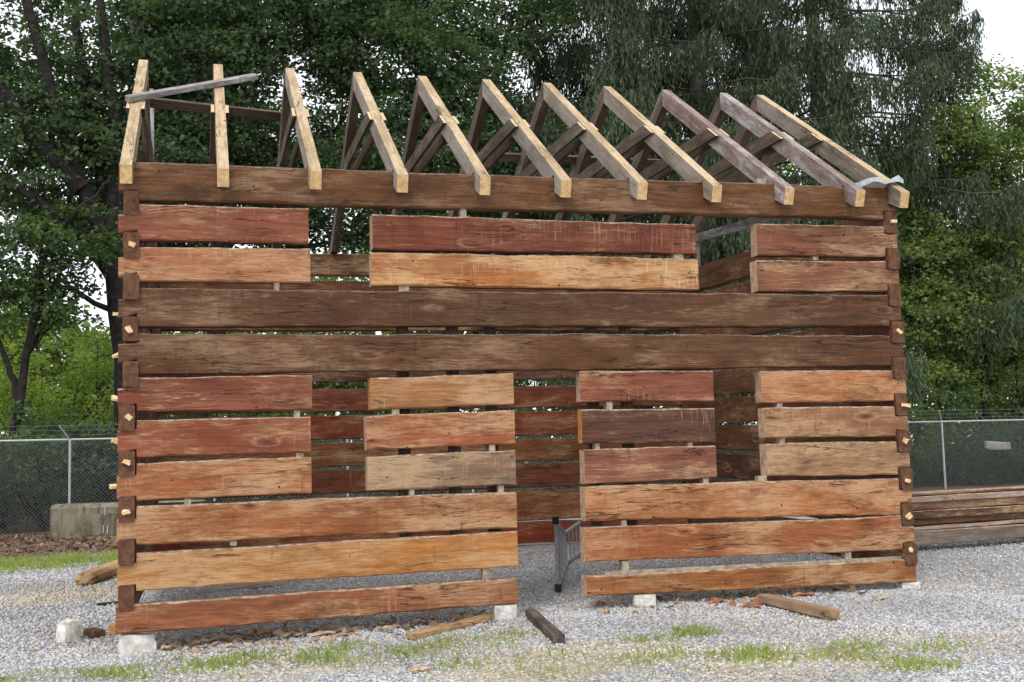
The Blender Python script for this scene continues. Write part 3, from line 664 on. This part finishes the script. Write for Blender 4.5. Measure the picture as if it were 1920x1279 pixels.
# ------------------------------------------------------------------ concrete barrier
def barrier():
    prof = [(0, 0), (.62, 0), (.62, .60), (.56, .70), (.06, .70), (0, .62)]
    L = 3.0; v, f = [], []
    for x in (0, .05, L-.05, L):
        ins = .03 if x in (0, L) else 0
        for (y, z) in prof: v.append((x, y+ins*(1 if y < .3 else -1), max(0, z-(ins if z > .3 else 0))))
    n = len(prof)
    for i in range(3):
        for k in range(n): f.append((i*n+k, i*n+(k+1) % n, i*n+n+(k+1) % n, i*n+n+k)[::-1])
    f.append(tuple(range(n))); f.append(tuple(range(3*n, 4*n))[::-1])
    return mesh_py('barrier_body', v, f)
bar = thing('concrete_barrier', 'long stained concrete barrier on the mulch in front of the fence, left of the cabin', 'barrier', (-2.25, 14.45, gz(-2, 14)))
bar.rotation_euler = (0, 0, R(-8))
obj('barrier_body', barrier(), M_BARRIER, bar)
o = obj('recess_panel', box_mesh('recess_panel', .62, 2.6, -.012, .004, .06, .50, .004), M_BARRIER, bar)
for x in (1.05, 1.13): obj('lifting_loop', box_mesh('lifting_loop', x, x+.022, -.05, -.012, .10, .26, .004), M_GALV, bar)
obj('lifting_loop', box_mesh('lifting_loop', 1.08, 1.10, -.045, -.014, .46, .66, .004), M_GALV, bar)

# ------------------------------------------------------------------ chain link fence
FA, FB = Vector((-9.0, 15.9, 0)), Vector((30.0, 17.6, 0)); fd = (FB-FA); FLn = fd.length; fd.normalize()
fz = -.02; FH = 2.02
def fp(s, z): p = FA+fd*s; return Vector((p.x, p.y, fz+z))
fence = thing('chain_link_fence', 'tall grey chain link fence with barbed wire arms in front of the trees', 'fence', (FA.x, FA.y, fz))
s_posts = [0.9, 3.9, 6.95]; 
for s in s_posts + [10 + 3.0*i for i in range(6)] + [29.35, 32.4, 35.4]:
    rod('post', fp(s, -.05), fp(s, FH), .030, M_GALV, fence)
    rod('barb_arm', fp(s, FH), fp(s, FH+.30)+Vector((-.20, -.22, 0)), .018, M_GALV, fence)
rod('top_rail', fp(0, FH), fp(FLn, FH), .024, M_GALV, fence)
for k in range(3):
    t_ = (k+1)/3; off = Vector((-.20*t_, -.22*t_, 0)); rod('barbed_wire', fp(0, FH+.30*t_)+off, fp(FLn, FH+.30*t_)+off, .0035, M_WIRE, fence, 3)
def chain_mesh():
    pitch_ = .082; r = .0034; segs = []
    n0 = int(FLn/pitch_); H = FH-.03
    for i in range(-int(H/pitch_), n0):
        s = i*pitch_
        for sg in (1, -1):
            a, b = (s, s+H) if sg == 1 else (s+H, s)
            za_, zb_ = 0.0, H
            # clip to 0..FLn
            def cl(a, b, za, zb):
                t0, t1 = 0.0, 1.0; d = b-a
                for lim, sgn in ((0, 1), (FLn, -1)):
                    f0 = (a-lim)*sgn; f1 = (b-lim)*sgn
                    if f0 < 0 and f1 < 0: return None
                    if f0 < 0: t0 = max(t0, f0/(f0-f1))
                    if f1 < 0: t1 = min(t1, f0/(f0-f1))
                return (a+d*t0, za+(zb-za)*t0, a+d*t1, za+(zb-za)*t1)
            q = cl(a, b, za_, zb_)
            if q: segs.append(q)
    q = np.array(segs); fdn = np.array(fd); base = np.array(FA)
    p0 = base+q[:, :1]*fdn; p0[:, 2] = fz+q[:, 1]; p1 = base+q[:, 2:3]*fdn; p1[:, 2] = fz+q[:, 3]
    d = p1-p0; d /= np.linalg.norm(d, axis=1)[:, None]; nrm = np.array([-fdn[1], fdn[0], 0.0]); b = np.cross(d, nrm)
    vs = []
    for k in range(3):
        a = 2*math.pi*k/3; o_ = r*(math.cos(a)*nrm+math.sin(a)*b); vs += [p0+o_, p1+o_]
    V = np.stack(vs, 1).reshape(-1, 3); n = len(q); i = np.arange(n)*6
    F = np.concatenate([np.stack([i+2*k, i+(2*k+2) % 6, i+(2*k+3) % 6, i+2*k+1], 1) for k in range(3)])
    return mesh_np('chain_mesh', V, F)
o = obj('chain_link_mesh', chain_mesh(), M_WIRE, fence); o.matrix_parent_inverse = Matrix.Translation(-Vector(fence.location)); o['kind'] = 'stuff'
o = obj('sheet_scrap', box_mesh('sheet_scrap', -.45, .45, -.03, .03, -.10, .10, .004, .03, 5), M_WHITEWASH, None, (22.6, 17.9, 1.30)); o.rotation_euler = (0, R(4), R(10)); o.color = (*lin(170, 164, 160), .6)

# ------------------------------------------------------------------ trees
def tubes(paths, sides=7):
    """list of (points, radii) -> arrays of quads"""
    V, F, off = [], [], 0
    for pts, rad in paths:
        pts = np.asarray(pts, float); n = len(pts)
        t = np.gradient(pts, axis=0); t /= np.linalg.norm(t, axis=1)[:, None]+1e-9
        ref = np.where(np.abs(t[:, 2:3]) > .9, np.array([[1., 0, 0]]), np.array([[0, 0, 1.]]))
        a = np.cross(t, ref); a /= np.linalg.norm(a, axis=1)[:, None]+1e-9; b = np.cross(t, a)
        ang = np.linspace(0, 2*math.pi, sides, endpoint=False)
        ring = pts[:, None]+np.asarray(rad)[:, None, None]*(np.cos(ang)[None, :, None]*a[:, None]+np.sin(ang)[None, :, None]*b[:, None])
        V.append(ring.reshape(-1, 3)); i = np.arange(n-1)[:, None]*sides+off; k = np.arange(sides)[None, :]; k2 = (k+1) % sides
        F.append(np.stack([i+k, i+k2, i+sides+k2, i+sides+k], -1).reshape(-1, 4)); off += n*sides
    return np.concatenate(V), np.concatenate(F)
def curve(pts, n=10, jit=0.0):
    pts = np.asarray(pts, float); s = np.linspace(0, len(pts)-1, n)
    # Catmull-Rom through the points
    P = np.concatenate([[2*pts[0]-pts[1]], pts, [2*pts[-1]-pts[-2]]]); out = []
    for q in s:
        i = min(int(q), len(pts)-2); u = q-i; p0, p1, p2, p3 = P[i:i+4]
        out.append(.5*((2*p1)+(-p0+p2)*u+(2*p0-5*p1+4*p2-p3)*u*u+(-p0+3*p1-3*p2+p3)*u**3))
    out = np.array(out); out[1:-1] += rng.normal(0, jit, (n-2, 3)); return out

def leaves(C, per, rad, flat, size, tone_a, tone_b, droop=0.25, spread=0.9, ctone=None):
    """leaf quads around cluster centres C; a cluster is a flat layered spray"""
    n = len(C)*per; c = np.repeat(C, per, 0)
    ang = rng.uniform(0, 2*np.pi, n); rr = np.sqrt(rng.uniform(0, 1, n))*np.repeat(rng.uniform(.6, 1.25, len(C))*rad, per)
    p = c + np.stack([rr*np.cos(ang), rr*np.sin(ang), rng.normal(0, flat, n) - droop*rr*rr/max(rad, .1)], 1)
    # tilt every cluster a little
    tx, ty = np.repeat(rng.normal(0, .25, len(C)), per), np.repeat(rng.normal(0, .25, len(C)), per)
    p[:, 2] += (p[:, 0]-c[:, 0])*tx + (p[:, 1]-c[:, 1])*ty
    d = rng.normal(0, 1, (n, 3)); d[:, 2] = d[:, 2]*.5-.35; d /= np.linalg.norm(d, axis=1)[:, None]
    nr = rng.normal(0, spread, (n, 3)); nr[:, 2] += 1.0
    b = np.cross(nr, d); b /= np.linalg.norm(b, axis=1)[:, None]+1e-9
    s = (size*rng.uniform(.65, 1.3, n))[:, None]
    V = np.stack([p, p+d*s*.45+b*s*.32, p+d*s, p+d*s*.45-b*s*.32], 1).reshape(-1, 3)
    F = np.arange(n*4).reshape(n, 4)
    k = np.clip(np.repeat(rng.beta(1.6, 2.4, len(C)) if ctone is None else ctone, per)*.75 + rng.uniform(0, .35, n), 0, 1)[:, None]
    T = np.asarray(tone_a)*(1-k)+np.asarray(tone_b)*k; T = T*rng.uniform(.75, 1.2, (n, 1))
    return V, F, np.repeat(T, 4, 0)

def nz(C, s, k=0):
    x, y, z = C[:, 0]*s+k, C[:, 1]*s+k*1.7, C[:, 2]*s-k*.6
    return (np.sin(x+1.3*np.sin(y*.9+z*.7))+np.sin(y*1.2+1.1*np.sin(z*1.1+x*.6))+np.sin(z*1.4+1.2*np.sin(x+y)))/3

def ell(n, c, r, shell=0.45, gap=None, seed=0, gs=1.0):
    """points in an ellipsoid, denser to the outside, with gaps"""
    out = []
    while sum(map(len, out)) < n:
        q = rng.normal(0, 1, (n*2, 3)); q /= np.linalg.norm(q, axis=1)[:, None]
        q *= (shell+(1-shell)*rng.uniform(0, 1, (n*2, 1)))**.6
        p = np.asarray(c)+q*np.asarray(r)
        if gap is not None: p = p[nz(p, gs, seed) > gap]
        out.append(p)
    return np.concatenate(out)[:n]

DK_A, DK_B = (.044, .074, .042), (.120, .182, .080)
MD_A, MD_B = (.052, .092, .036), (.140, .215, .068)
LT_A, LT_B = (.105, .155, .055), (.280, .355, .120)
YG_A, YG_B = (.17, .25, .048), (.43, .52, .135)

def tree(name, label, cat, base, stems, crowns, per, rad, size, tones, bark, group=None, flat=.12, nbr=34, stem_r=.25, droop=.25, sides=7):
    """stems: list of point lists (from the base up); crowns: list of (centre, radii, clusters, gap)"""
    t = thing(name, label, cat, base, group); B = np.array(base)
    C = np.concatenate([ell(n, c, r, .35, g, i*3.1+base[0]) for i, (c, r, n, g) in enumerate(crowns)])
    paths, pts_all = [], []
    for i, st in enumerate(stems):
        n = 14; P = curve(st, n, .04); r0 = stem_r*(1 if i == 0 else .72)
        paths.append((P, np.linspace(r0, r0*.22, n)*(1+.15*np.exp(-np.arange(n)/1.2)))); pts_all.append((P, np.linspace(r0, r0*.22, n)))
    SP = np.concatenate([p[3:] for p, _ in pts_all]); SR = np.concatenate([r[3:] for _, r in pts_all])
    for j in rng.choice(len(C), min(nbr, len(C)), False):
        e = C[j]; dd = np.linalg.norm((SP-e)*np.array([1, 1, .8]), axis=1) + 3.0*np.maximum(0, SP[:, 2]-e[2]+.6); k = dd.argmin(); s = SP[k]
        mid = s*.5+e*.5+np.array([0, 0, .12*np.linalg.norm(e-s)])+rng.normal(0, .15, 3)
        P = curve([s, mid, e], 7, .03); r = min(SR[k]*.55, .02+.018*np.linalg.norm(e-s)); paths.append((P, np.linspace(r, .010, 7)))
    V, F = tubes(paths, sides); o = obj('trunk', mesh_np('trunk', V-B, F, None, True), bark, t)
    V, F, T = leaves(C, per, rad, flat, size, tones[0], tones[1], droop)
    obj('crown', mesh_np('crown', V-B, F, T), M_LEAF, t)
    return t

gl = lambda x, y: (x, y, gz(x, y)-.05)
# large maple at the left, many rising stems
tree('maple_tree', 'large dark maple with many rising stems behind the left end of the cabin', 'tree', gl(-1.0, 20.5),
     [[(-1.0, 20.5, 0), (-1.15, 20.4, 3.5), (-1.45, 20.2, 6.6), (-2.3, 20.0, 8.7), (-3.4, 19.8, 12.5), (-3.9, 19.6, 16)],
      [(-1.45, 20.2, 6.4), (-1.75, 20.6, 8.8), (-2.4, 20.6, 12.4), (-2.7, 20.6, 16.5)], [(-1.5, 20.2, 6.8), (-1.45, 20.2, 9.2), (-1.75, 20.0, 12.6), (-1.9, 20, 16.5)],
      [(-1.25, 20.3, 5.2), (-.85, 20.6, 9.0), (-.95, 20.8, 13.0), (-1.05, 20.8, 17)], [(-2.2, 20, 8.4), (-4.0, 19.6, 10.6), (-5.3, 19.4, 14)], [(-1.4, 20.2, 6.2), (-2.6, 19.8, 7.6), (-4.6, 19.4, 8.6)]],
     [((-3.0, 21.6, 9.6), (3.6, 2.4, 2.1), 250, -.2), ((-2.4, 22.0, 13.2), (4.0, 2.6, 3.6), 380, -.3), ((.6, 21.6, 12.6), (2.6, 2.4, 3.2), 250, -.3), ((-.2, 21.2, 9.0), (1.6, 2.0, 1.6), 70, -.2), ((-3.6, 20, 6.6), (1.9, 1.6, 1.2), 60, 0)],
     85, .78, .15, (DK_A, DK_B), M_BARK, None, .10, 60, .34)
tree('slender_tree', 'slim dark leaning tree behind the fence at the far left', 'tree', gl(-3.9, 19.2),
     [[(-3.9, 19.2, 0), (-3.55, 19.2, 2.6), (-3.15, 19.2, 5.2), (-2.9, 19.2, 6.8), (-2.3, 19.2, 7.6), (-1.6, 19.2, 8.4)], [(-3.2, 19.2, 5.0), (-2.8, 19.3, 5.8), (-2.2, 19.4, 6.0)], [(-3.5, 19.2, 3.0), (-4.0, 19.2, 4.4), (-4.8, 19.2, 5.2)]],
     [((-3.6, 19.4, 5.4), (1.6, 1.3, .9), 34, None), ((-2.4, 19.4, 7.2), (1.3, 1.2, .9), 26, None)], 75, .6, .13, (MD_A, MD_B), M_BARK, None, .08, 22, .13)
tree('maple_tree', 'dark broad maple with a forking trunk seen between the leftmost rafters', 'tree', gl(1.0, 22.5),
     [[(1.0, 22.5, 0), (1.1, 22.5, 5), (1.25, 22.4, 9.5), (1.5, 22.3, 11.6), (2.4, 22.2, 13.2), (3.3, 22.0, 14.8)], [(1.2, 22.4, 9), (1.0, 22.4, 12), (.5, 22.2, 16)], [(1.15, 22.5, 7), (2.6, 22.4, 9.4), (4.6, 22.3, 11)]],
     [((2.6, 23.4, 12.2), (3.6, 2.4, 3.0), 270, -.25), ((1.4, 23.2, 8.6), (2.8, 2.2, 1.9), 160, -.25), ((4.6, 22.6, 9.2), (2.4, 2, 2.0), 120, -.3), ((3.6, 22.6, 15.2), (3.4, 2.4, 2.0), 220, -.3), ((7.6, 23.0, 15.4), (2.6, 2.0, 1.8), 130, -.2)],
     85, .8, .15, (DK_A, DK_B), M_BARK, None, .10, 46, .30)
tree('maple_tree', 'dense dark maple behind the middle of the roof frame', 'tree', gl(7.4, 22.0),
     [[(7.4, 22, 0), (7.3, 22, 5), (7.1, 22, 10), (6.8, 22, 16)], [(7.3, 22, 6), (8.6, 22, 10), (9.6, 21.8, 14)], [(7.3, 22, 7), (5.8, 22, 10.5), (4.9, 22, 14)]],
     [((6.6, 22, 10.0), (3.2, 2.2, 2.2), 210, -.35), ((6.0, 22.2, 13.4), (2.6, 2.2, 2.0), 150, -.25), ((10.4, 22.2, 9.4), (2.2, 2, 2.2), 110, -.15), ((9.8, 22.4, 14.6), (2.4, 2, 1.7), 90, -.1), ((8.3, 22.2, 12.0), (1.7, 1.6, 1.3), 75, None)],
     90, .75, .15, (DK_A, DK_B), M_BARK, None, .10, 40, .28)
tree('maple_tree', 'green leafy maple low behind the middle rafters', 'tree', gl(9.8, 25.5),
     [[(9.8, 25.5, 0), (9.9, 25.5, 5), (10.2, 25.5, 9)], [(9.9, 25.5, 4), (8.2, 25.5, 7.5)], [(9.9, 25.5, 4.5), (12, 25.5, 8)]],
     [((8.0, 25.5, 8.6), (3.0, 2, 1.6), 90, -.1), ((12.2, 25.5, 8.0), (2.8, 2, 1.8), 80, -.1), ((10, 25.5, 5.5), (4.0, 2, 2.0), 110, -.1)], 80, .8, .16, (MD_A, MD_B), M_BARK, None, .10, 24, .2)

def spruce(label, base, H, Rmax, z0, lean, nb, hang, tone_a, tone_b, bark=M_BARKGREY, group=None):
    t = thing('spruce_tree', label, 'tree', base, group); B = np.array(base)
    st = curve([B, B+np.array([lean*.5, 0, H*.5]), B+np.array([lean, 0, H])], 16, .02)
    paths = [(st, np.linspace(.36, .06, 16)*(1+.3*np.exp(-np.arange(16)/1.0)))]; QV, QT = [], []
    for j in range(nb):
        u = (j+rng.uniform())/nb; z = z0+(H-z0)*u; s = B+np.array([lean*z/H, 0, z]); az = j*2.39996+rng.normal(0, .3)
        L = Rmax*(1-.72*u**1.25)*rng.uniform(.7, 1.12); dh = np.array([math.cos(az), math.sin(az), 0])
        P = curve([s, s+dh*L*.45+np.array([0, 0, -.06*L]), s+dh*L*.8+np.array([0, 0, -.16*L]), s+dh*L+np.array([0, 0, -.10*L])], 8, .03)
        paths.append((P, np.linspace(.055*(1.1-u), .012, 8)))
        # hanging sprays
        k = int(hang*L/Rmax*(1.0)); tt = rng.uniform(.20, 1.0, k)**.75; idx = tt*7; i0 = np.minimum(idx.astype(int), 6); fr = (idx-i0)[:, None]
        q0 = P[i0]*(1-fr)+P[i0+1]*fr; side = np.array([-dh[1], dh[0], 0]); off = rng.normal(0, .42*(.4+L*.16), k)[:, None]*side; q0 = q0+off*(1-.4*tt[:, None]) - np.abs(off[:, :1]*0)
        q0[:, 2] -= np.linalg.norm(off, axis=1)*.25
        ln = rng.uniform(.35, 1.15, k)*(.7+.5*(1-u)); m = 8
        w = np.linspace(0, 1, m)[None, :, None]; sway = rng.normal(0, .10, (k, 1, 3)); sway[:, :, 2] = 0
        pp = q0[:, None]+np.concatenate([sway[:, :, :2].repeat(m, 1)*w+rng.normal(0, .03, (k, m, 2)), -ln[:, None, None]*w+rng.normal(0, .03, (k, m, 1))], 2)
        pp = pp.reshape(-1, 3); n = len(pp)
        d = rng.normal(0, .33, (n, 3)); d[:, 2] -= 1.0; d /= np.linalg.norm(d, axis=1)[:, None]
        a = rng.uniform(0, 6.283, n); b = np.stack([np.cos(a), np.sin(a), np.zeros(n)], 1); s_ = rng.uniform(.14, .28, n)[:, None]; wd = rng.uniform(.014, .032, n)[:, None]
        QV.append(np.stack([pp, pp+d*s_*.5+b*wd, pp+d*s_, pp+d*s_*.5-b*wd], 1).reshape(-1, 3))
        kk = np.clip(np.repeat(rng.beta(1.5, 2.5, k), m)*.8+rng.uniform(0, .3, n), 0, 1)[:, None]
        QT.append(np.repeat(np.asarray(tone_a)*(1-kk)+np.asarray(tone_b)*kk, 4, 0))
    V, F = tubes(paths, 6); obj('trunk', mesh_np('trunk', V-B, F, None, True), bark, t)
    V = np.concatenate(QV); obj('crown', mesh_np('crown', V-B, np.arange(len(V)).reshape(-1, 4), np.concatenate(QT)), M_NEEDLE, t); return t
SP_A, SP_B = (.034, .055, .030), (.118, .158, .080)
spruce('tall drooping spruce, the left of the two trunks behind the rafters', gl(13.6, 22.6), 30, 5.0, 4.0, .2, 120, 210, SP_A, SP_B)
spruce('tall drooping spruce, the right of the two trunks behind the rafters', gl(15.6, 22.0), 32, 6.8, 3.5, .2, 140, 260, SP_A, SP_B)
spruce('broad drooping spruce behind the right end of the roof frame', gl(21.0, 23.8), 36, 6.8, 6.0, -.3, 180, 320, SP_A, SP_B)

tree('maple_tree', 'bright green tree at the right edge with white sky above it', 'tree', gl(24.8, 21.2),
     [[(24.8, 21.2, 0), (24.6, 21.2, 4.5), (24.0, 21.2, 8.2), (23.7, 21.2, 11.5)], [(24.7, 21.2, 3.6), (25.6, 21.2, 7.2), (26.3, 21.2, 12)], [(24.7, 21.2, 3.2), (22.9, 20.9, 5.6), (21.6, 20.7, 7.4)]],
     [((24.2, 21.2, 9.2), (2.6, 1.8, 2.6), 190, -.1), ((26.9, 21.2, 9.6), (2.2, 1.7, 2.7), 130, -.1), ((25.6, 21.2, 12.2), (2.3, 1.7, 2.2), 110, -.1), ((22.7, 20.9, 6.0), (2.4, 1.6, 1.8), 130, -.1), ((26, 20.9, 6.0), (2.4, 1.6, 2.1), 130, -.1)],
     85, .72, .145, (LT_A, LT_B), M_BARK, None, .10, 40, .20)
tree('young_tree', 'young light green tree right of the cabin behind the fence', 'tree', gl(22.6, 20.6),
     [[(22.6, 20.6, 0), (22.7, 20.6, 2.5), (22.2, 20.6, 5)], [(22.65, 20.6, 1.8), (23.6, 20.6, 4)], [(22.65, 20.6, 1.5), (21.6, 20.6, 3.6)]],
     [((22.6, 20.8, 4.6), (2.4, 1.4, 2.2), 110, -.1)], 85, .6, .14, (LT_A, LT_B), M_BARK, None, .09, 24, .08)
tree('young_tree', 'young light green tree at the right edge behind the fence', 'tree', gl(26.0, 21.4),
     [[(26, 21.4, 0), (26, 21.4, 2.5), (26.3, 21.4, 5)], [(26, 21.4, 1.8), (26.9, 21.4, 4)], [(26, 21.4, 1.5), (25.0, 21.4, 3.6)]],
     [((26.0, 21.6, 4.4), (2.2, 1.4, 2.2), 100, -.1)], 85, .6, .14, (LT_A, LT_B), M_BARK, None, .09, 24, .08)

# shrubs beyond the fence
def shrub(x, y, rx, h, n, tones, label, per=70, size=.12, z0=.15):
    t = thing('shrub', label, 'shrub', gl(x, y), 'shrubs beyond the fence'); B = np.array(gl(x, y))
    C = ell(n, (x, y, h*.52+z0), (rx, min(rx, 1.1), h*.5), .3); paths = []
    for j in range(7):
        e = C[rng.integers(len(C))]; paths.append((curve([B+rng.normal(0, .08, 3)*[1, 1, 0], (B+e)/2+rng.normal(0, .1, 3), e], 6), np.linspace(.035, .008, 6)))
    V, F = tubes(paths, 5); obj('trunk', mesh_np('trunk', V-B, F, None, True), M_BARK, t)
    V, F, T = leaves(C, per, .42, .10, size, tones[0], tones[1], .3); obj('crown', mesh_np('crown', V-B, F, T), M_LEAF, t)
D_, M_, L_ = (DK_A, DK_B), (MD_A, MD_B), (YG_A, YG_B)
for a in [(-5.4, 22.6, 1.7, 5.2, 80, L_, 'tall bright yellow green shrub at the far left edge'), (-3.6, 23.6, 1.5, 5.6, 80, L_, 'bright shrub behind the slim leaning tree'),
          (-2.0, 22.8, 1.4, 5.0, 70, L_, 'bright shrub behind the fence close to the left end of the cabin'), (-.2, 23.6, 1.5, 4.6, 60, M_, 'shrub half hidden by the left end of the cabin'),
          (-4.6, 18.0, 1.4, 2.2, 60, D_, 'low dark shrub close behind the fence at the far left'), (-2.7, 18.2, 1.3, 2.5, 60, D_, 'low dark shrub behind the fence between the post and the slim tree'),
          (-1.1, 18.0, 1.2, 2.3, 55, D_, 'low dark shrub behind the fence beside the left end of the cabin'), (2.2, 19.0, 1.8, 3.6, 70, M_, 'shrub glimpsed through the left window opening'),
          (6.2, 19.2, 2.0, 3.8, 70, M_, 'shrub glimpsed through the log gaps by the doorway'), (10.4, 19.2, 2.0, 3.6, 70, D_, 'shrub glimpsed through the log gaps right of the doorway'),
          (14.5, 19.6, 2.0, 3.4, 60, D_, 'shrub hidden mostly behind the right part of the cabin'),
          (20.3, 19.2, 1.4, 2.6, 60, M_, 'green shrub behind the fence beside the right end of the cabin'), (22.6, 19.0, 1.3, 1.8, 55, D_, 'low dark shrub behind the right fence post'),
          (24.6, 19.2, 1.4, 2.2, 60, D_, 'low dark shrub at the right edge behind the fence'), (27.0, 19.6, 1.5, 2.6, 55, M_, 'shrub at the very right edge behind the fence')]:
    shrub(*a)

# thick growth and the woods behind that read as one mass
n = 1000; C = np.stack([rng.uniform(-10, 34, n), rng.uniform(18.4, 23, n), rng.uniform(-.1, 3.6, n)*rng.uniform(.2, 1, n)], 1)
V, F, T = leaves(C, 70, .55, .16, .13, DK_A, DK_B, .3); o = obj('undergrowth', mesh_np('undergrowth', V, F, T), M_LEAF); tag(o, 'tangled dark green undergrowth along the back of the fence', kind='stuff')
n = 3600; X = rng.uniform(-20, 62, n); top = 8.6+1.4*np.sin(X*.35)+.8*np.sin(X*.9+1) + 8.5*smooth(6, 12, X)*(1-smooth(33, 39, X))
C = np.stack([X, rng.uniform(36, 46, n), top*rng.uniform(0, 1, n)**.8], 1)
V, F, T = leaves(C, 40, 1.25, .40, .36, MD_A, LT_B, .3); o = obj('woodland', mesh_np('woodland', V, F, T), M_LEAF); tag(o, 'light green woodland far behind the trees', kind='stuff')

# ------------------------------------------------------------------ gravel stones, grass, litter
def in_view(x, y, m=.35):
    dx, dy = x-.7294, y+11.0065; zc = dx*math.sin(yaw)+dy*math.cos(yaw); xc = dx*math.cos(yaw)-dy*math.sin(yaw)
    return (np.abs(xc) < zc*(960/2200)+m)
def stones(n, xr, yr, s0, s1, keep=None):
    x = rng.uniform(*xr, n); y = rng.uniform(*yr, n); k = in_view(x, y)
    if keep is not None: k &= keep(x, y)
    return x[k], y[k], rng.uniform(s0, s1, k.sum())
A = [stones(84000, (-1.6, 8.6), (-4.3, .6), .006, .017), stones(17000, (-3.2, .1), (.5, 8), .009, .020), stones(14000, (.2, 8), (.4, 5.5), .009, .018), stones(10000, (8, 12.5), (-1.5, 4.5), .008, .018)]
x, y, s = [np.concatenate(q) for q in zip(*A)]; n = len(x)
tn = ground_tones(x, y); kp = rng.uniform(0, 1, n) > np.clip(tn[:, 0]*.55+tn[:, 1]+tn[:, 2]*.45, 0, .97); x, y, s, tn = x[kp], y[kp], s[kp], tn[kp]; n = len(x)
cube = np.array([[i, j, k] for i in (-1, 1) for j in (-1, 1) for k in (-1, 1)], float)
q = cube[None]*rng.uniform(.55, 1.0, (n, 8, 3))*rng.uniform(.6, 1.2, (n, 1, 3))
ang = rng.uniform(0, 6.283, n); til = rng.normal(0, .6, n)
ca, sa, ct, s_t = np.cos(ang)[:, None], np.sin(ang)[:, None], np.cos(til)[:, None], np.sin(til)[:, None]
X, Y, Z = q[..., 0], q[..., 1], q[..., 2]; Y, Z = Y*ct-Z*s_t, Y*s_t+Z*ct; X, Y = X*ca-Y*sa, X*sa+Y*ca
V = np.stack([X, Y, Z*.75], -1)*s[:, None, None]; V += np.stack([x, y, gz_np(x, y)+s*.30+.010*wob(x, y, 1.7)], 1)[:, None]
fc = np.array([[0, 1, 3, 2], [4, 6, 7, 5], [0, 4, 5, 1], [2, 3, 7, 6], [0, 2, 6, 4], [1, 5, 7, 3]])
F = (np.arange(n)[:, None, None]*8+fc[None]).reshape(-1, 4)
g = rng.beta(2.2, 2.0, n)[:, None]; T = np.array(lin(140, 141, 144))*(1-g)+np.array(lin(218, 219, 221))*g
wm = (rng.uniform(0, 1, n) < .16+.75*tn[:, 0]+.2*(nz(np.stack([x, y, x*0], 1), 1.6) > .25))[:, None]; T = np.where(wm, T*np.array([1.06, .95, .74]), T); T *= (1+.16*nz(np.stack([x, y, x*0], 1), 2.6, 4))[:, None]
o = obj('gravel', mesh_np('gravel', V.reshape(-1, 3), F, np.repeat(T, 8, 0)), M_STONE); tag(o, 'loose pale grey crushed stones covering the yard', kind='stuff')

bx_, by_, bh, bt = [], [], [], []
for cx, cy, rx, ry, nb in GRASS_SPOTS:
    m = nb*3; a = rng.uniform(0, 6.283, m); r = np.sqrt(rng.uniform(0, 1, m))*rng.uniform(.7, 1.35, m); px, py = cx+rx*r*np.cos(a), cy+ry*r*np.sin(a)
    tuft = nz(np.stack([px, py, px*0], 1), 7.0, cx) + rng.normal(0, .34, m); k = np.argsort(-tuft)[:nb]; bx_.append(px[k]); by_.append(py[k])
    bh.append(rng.uniform(.02, .075, nb)*(1.6 if cy > 5 else 1)); bt.append(np.full(nb, cy > 5))
x, y, h = map(np.concatenate, (bx_, by_, bh)); n = len(x)
a = rng.uniform(0, 6.283, n); wv_ = np.stack([np.cos(a), np.sin(a), 0*a], 1)*(.0045+.02*h[:, None]); ln = rng.normal(0, .45, (n, 2))*h[:, None]
p = np.stack([x, y, gz_np(x, y)-.005], 1); mid = p+np.concatenate([ln*.35, h[:, None]*.6], 1); tip = p+np.concatenate([ln, h[:, None]], 1)
V = np.stack([p-wv_, p+wv_, mid+wv_*.8, tip, mid-wv_*.8], 1).reshape(-1, 3); F = np.arange(n*5).reshape(n, 5)
k = rng.beta(2, 2, n)[:, None]; T = np.array((.20, .28, .07))*(1-k)+np.array((.48, .54, .20))*k; dry = rng.uniform(0, 1, n)[:, None] < .12; T = np.where(dry, np.array((.42, .36, .18)), T)
o = obj('grass', mesh_np('grass', V, F, np.repeat(T, 5, 0)), M_GRASS); tag(o, 'thin bright grass growing through the gravel in patches', kind='stuff')

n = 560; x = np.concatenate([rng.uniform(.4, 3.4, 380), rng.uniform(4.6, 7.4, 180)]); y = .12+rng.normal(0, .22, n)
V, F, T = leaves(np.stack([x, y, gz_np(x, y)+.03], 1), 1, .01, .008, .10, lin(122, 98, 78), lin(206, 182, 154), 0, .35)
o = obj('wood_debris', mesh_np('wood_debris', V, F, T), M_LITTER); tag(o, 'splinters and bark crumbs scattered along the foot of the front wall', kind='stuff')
n = 9000; x = rng.uniform(-7, 3, n); y = rng.uniform(9.8, 16.5, n); k = ground_tones(x, y)[:, 1] > rng.uniform(.2, 1, n); x, y = x[k], y[k]; n = len(x)
V, F, T = leaves(np.stack([x, y, gz_np(x, y)+.02], 1), 1, .01, .012, .09, lin(84, 66, 54), lin(164, 134, 112), 0, .5)
o = obj('leaf_litter', mesh_np('leaf_litter', V, F, T), M_LITTER); tag(o, 'dry brown leaf litter and mulch in front of the fence', kind='stuff')
tag(bpy.data.objects['sheet_scrap'], 'pale broken board caught in the brush behind the fence at the right edge', 'board')
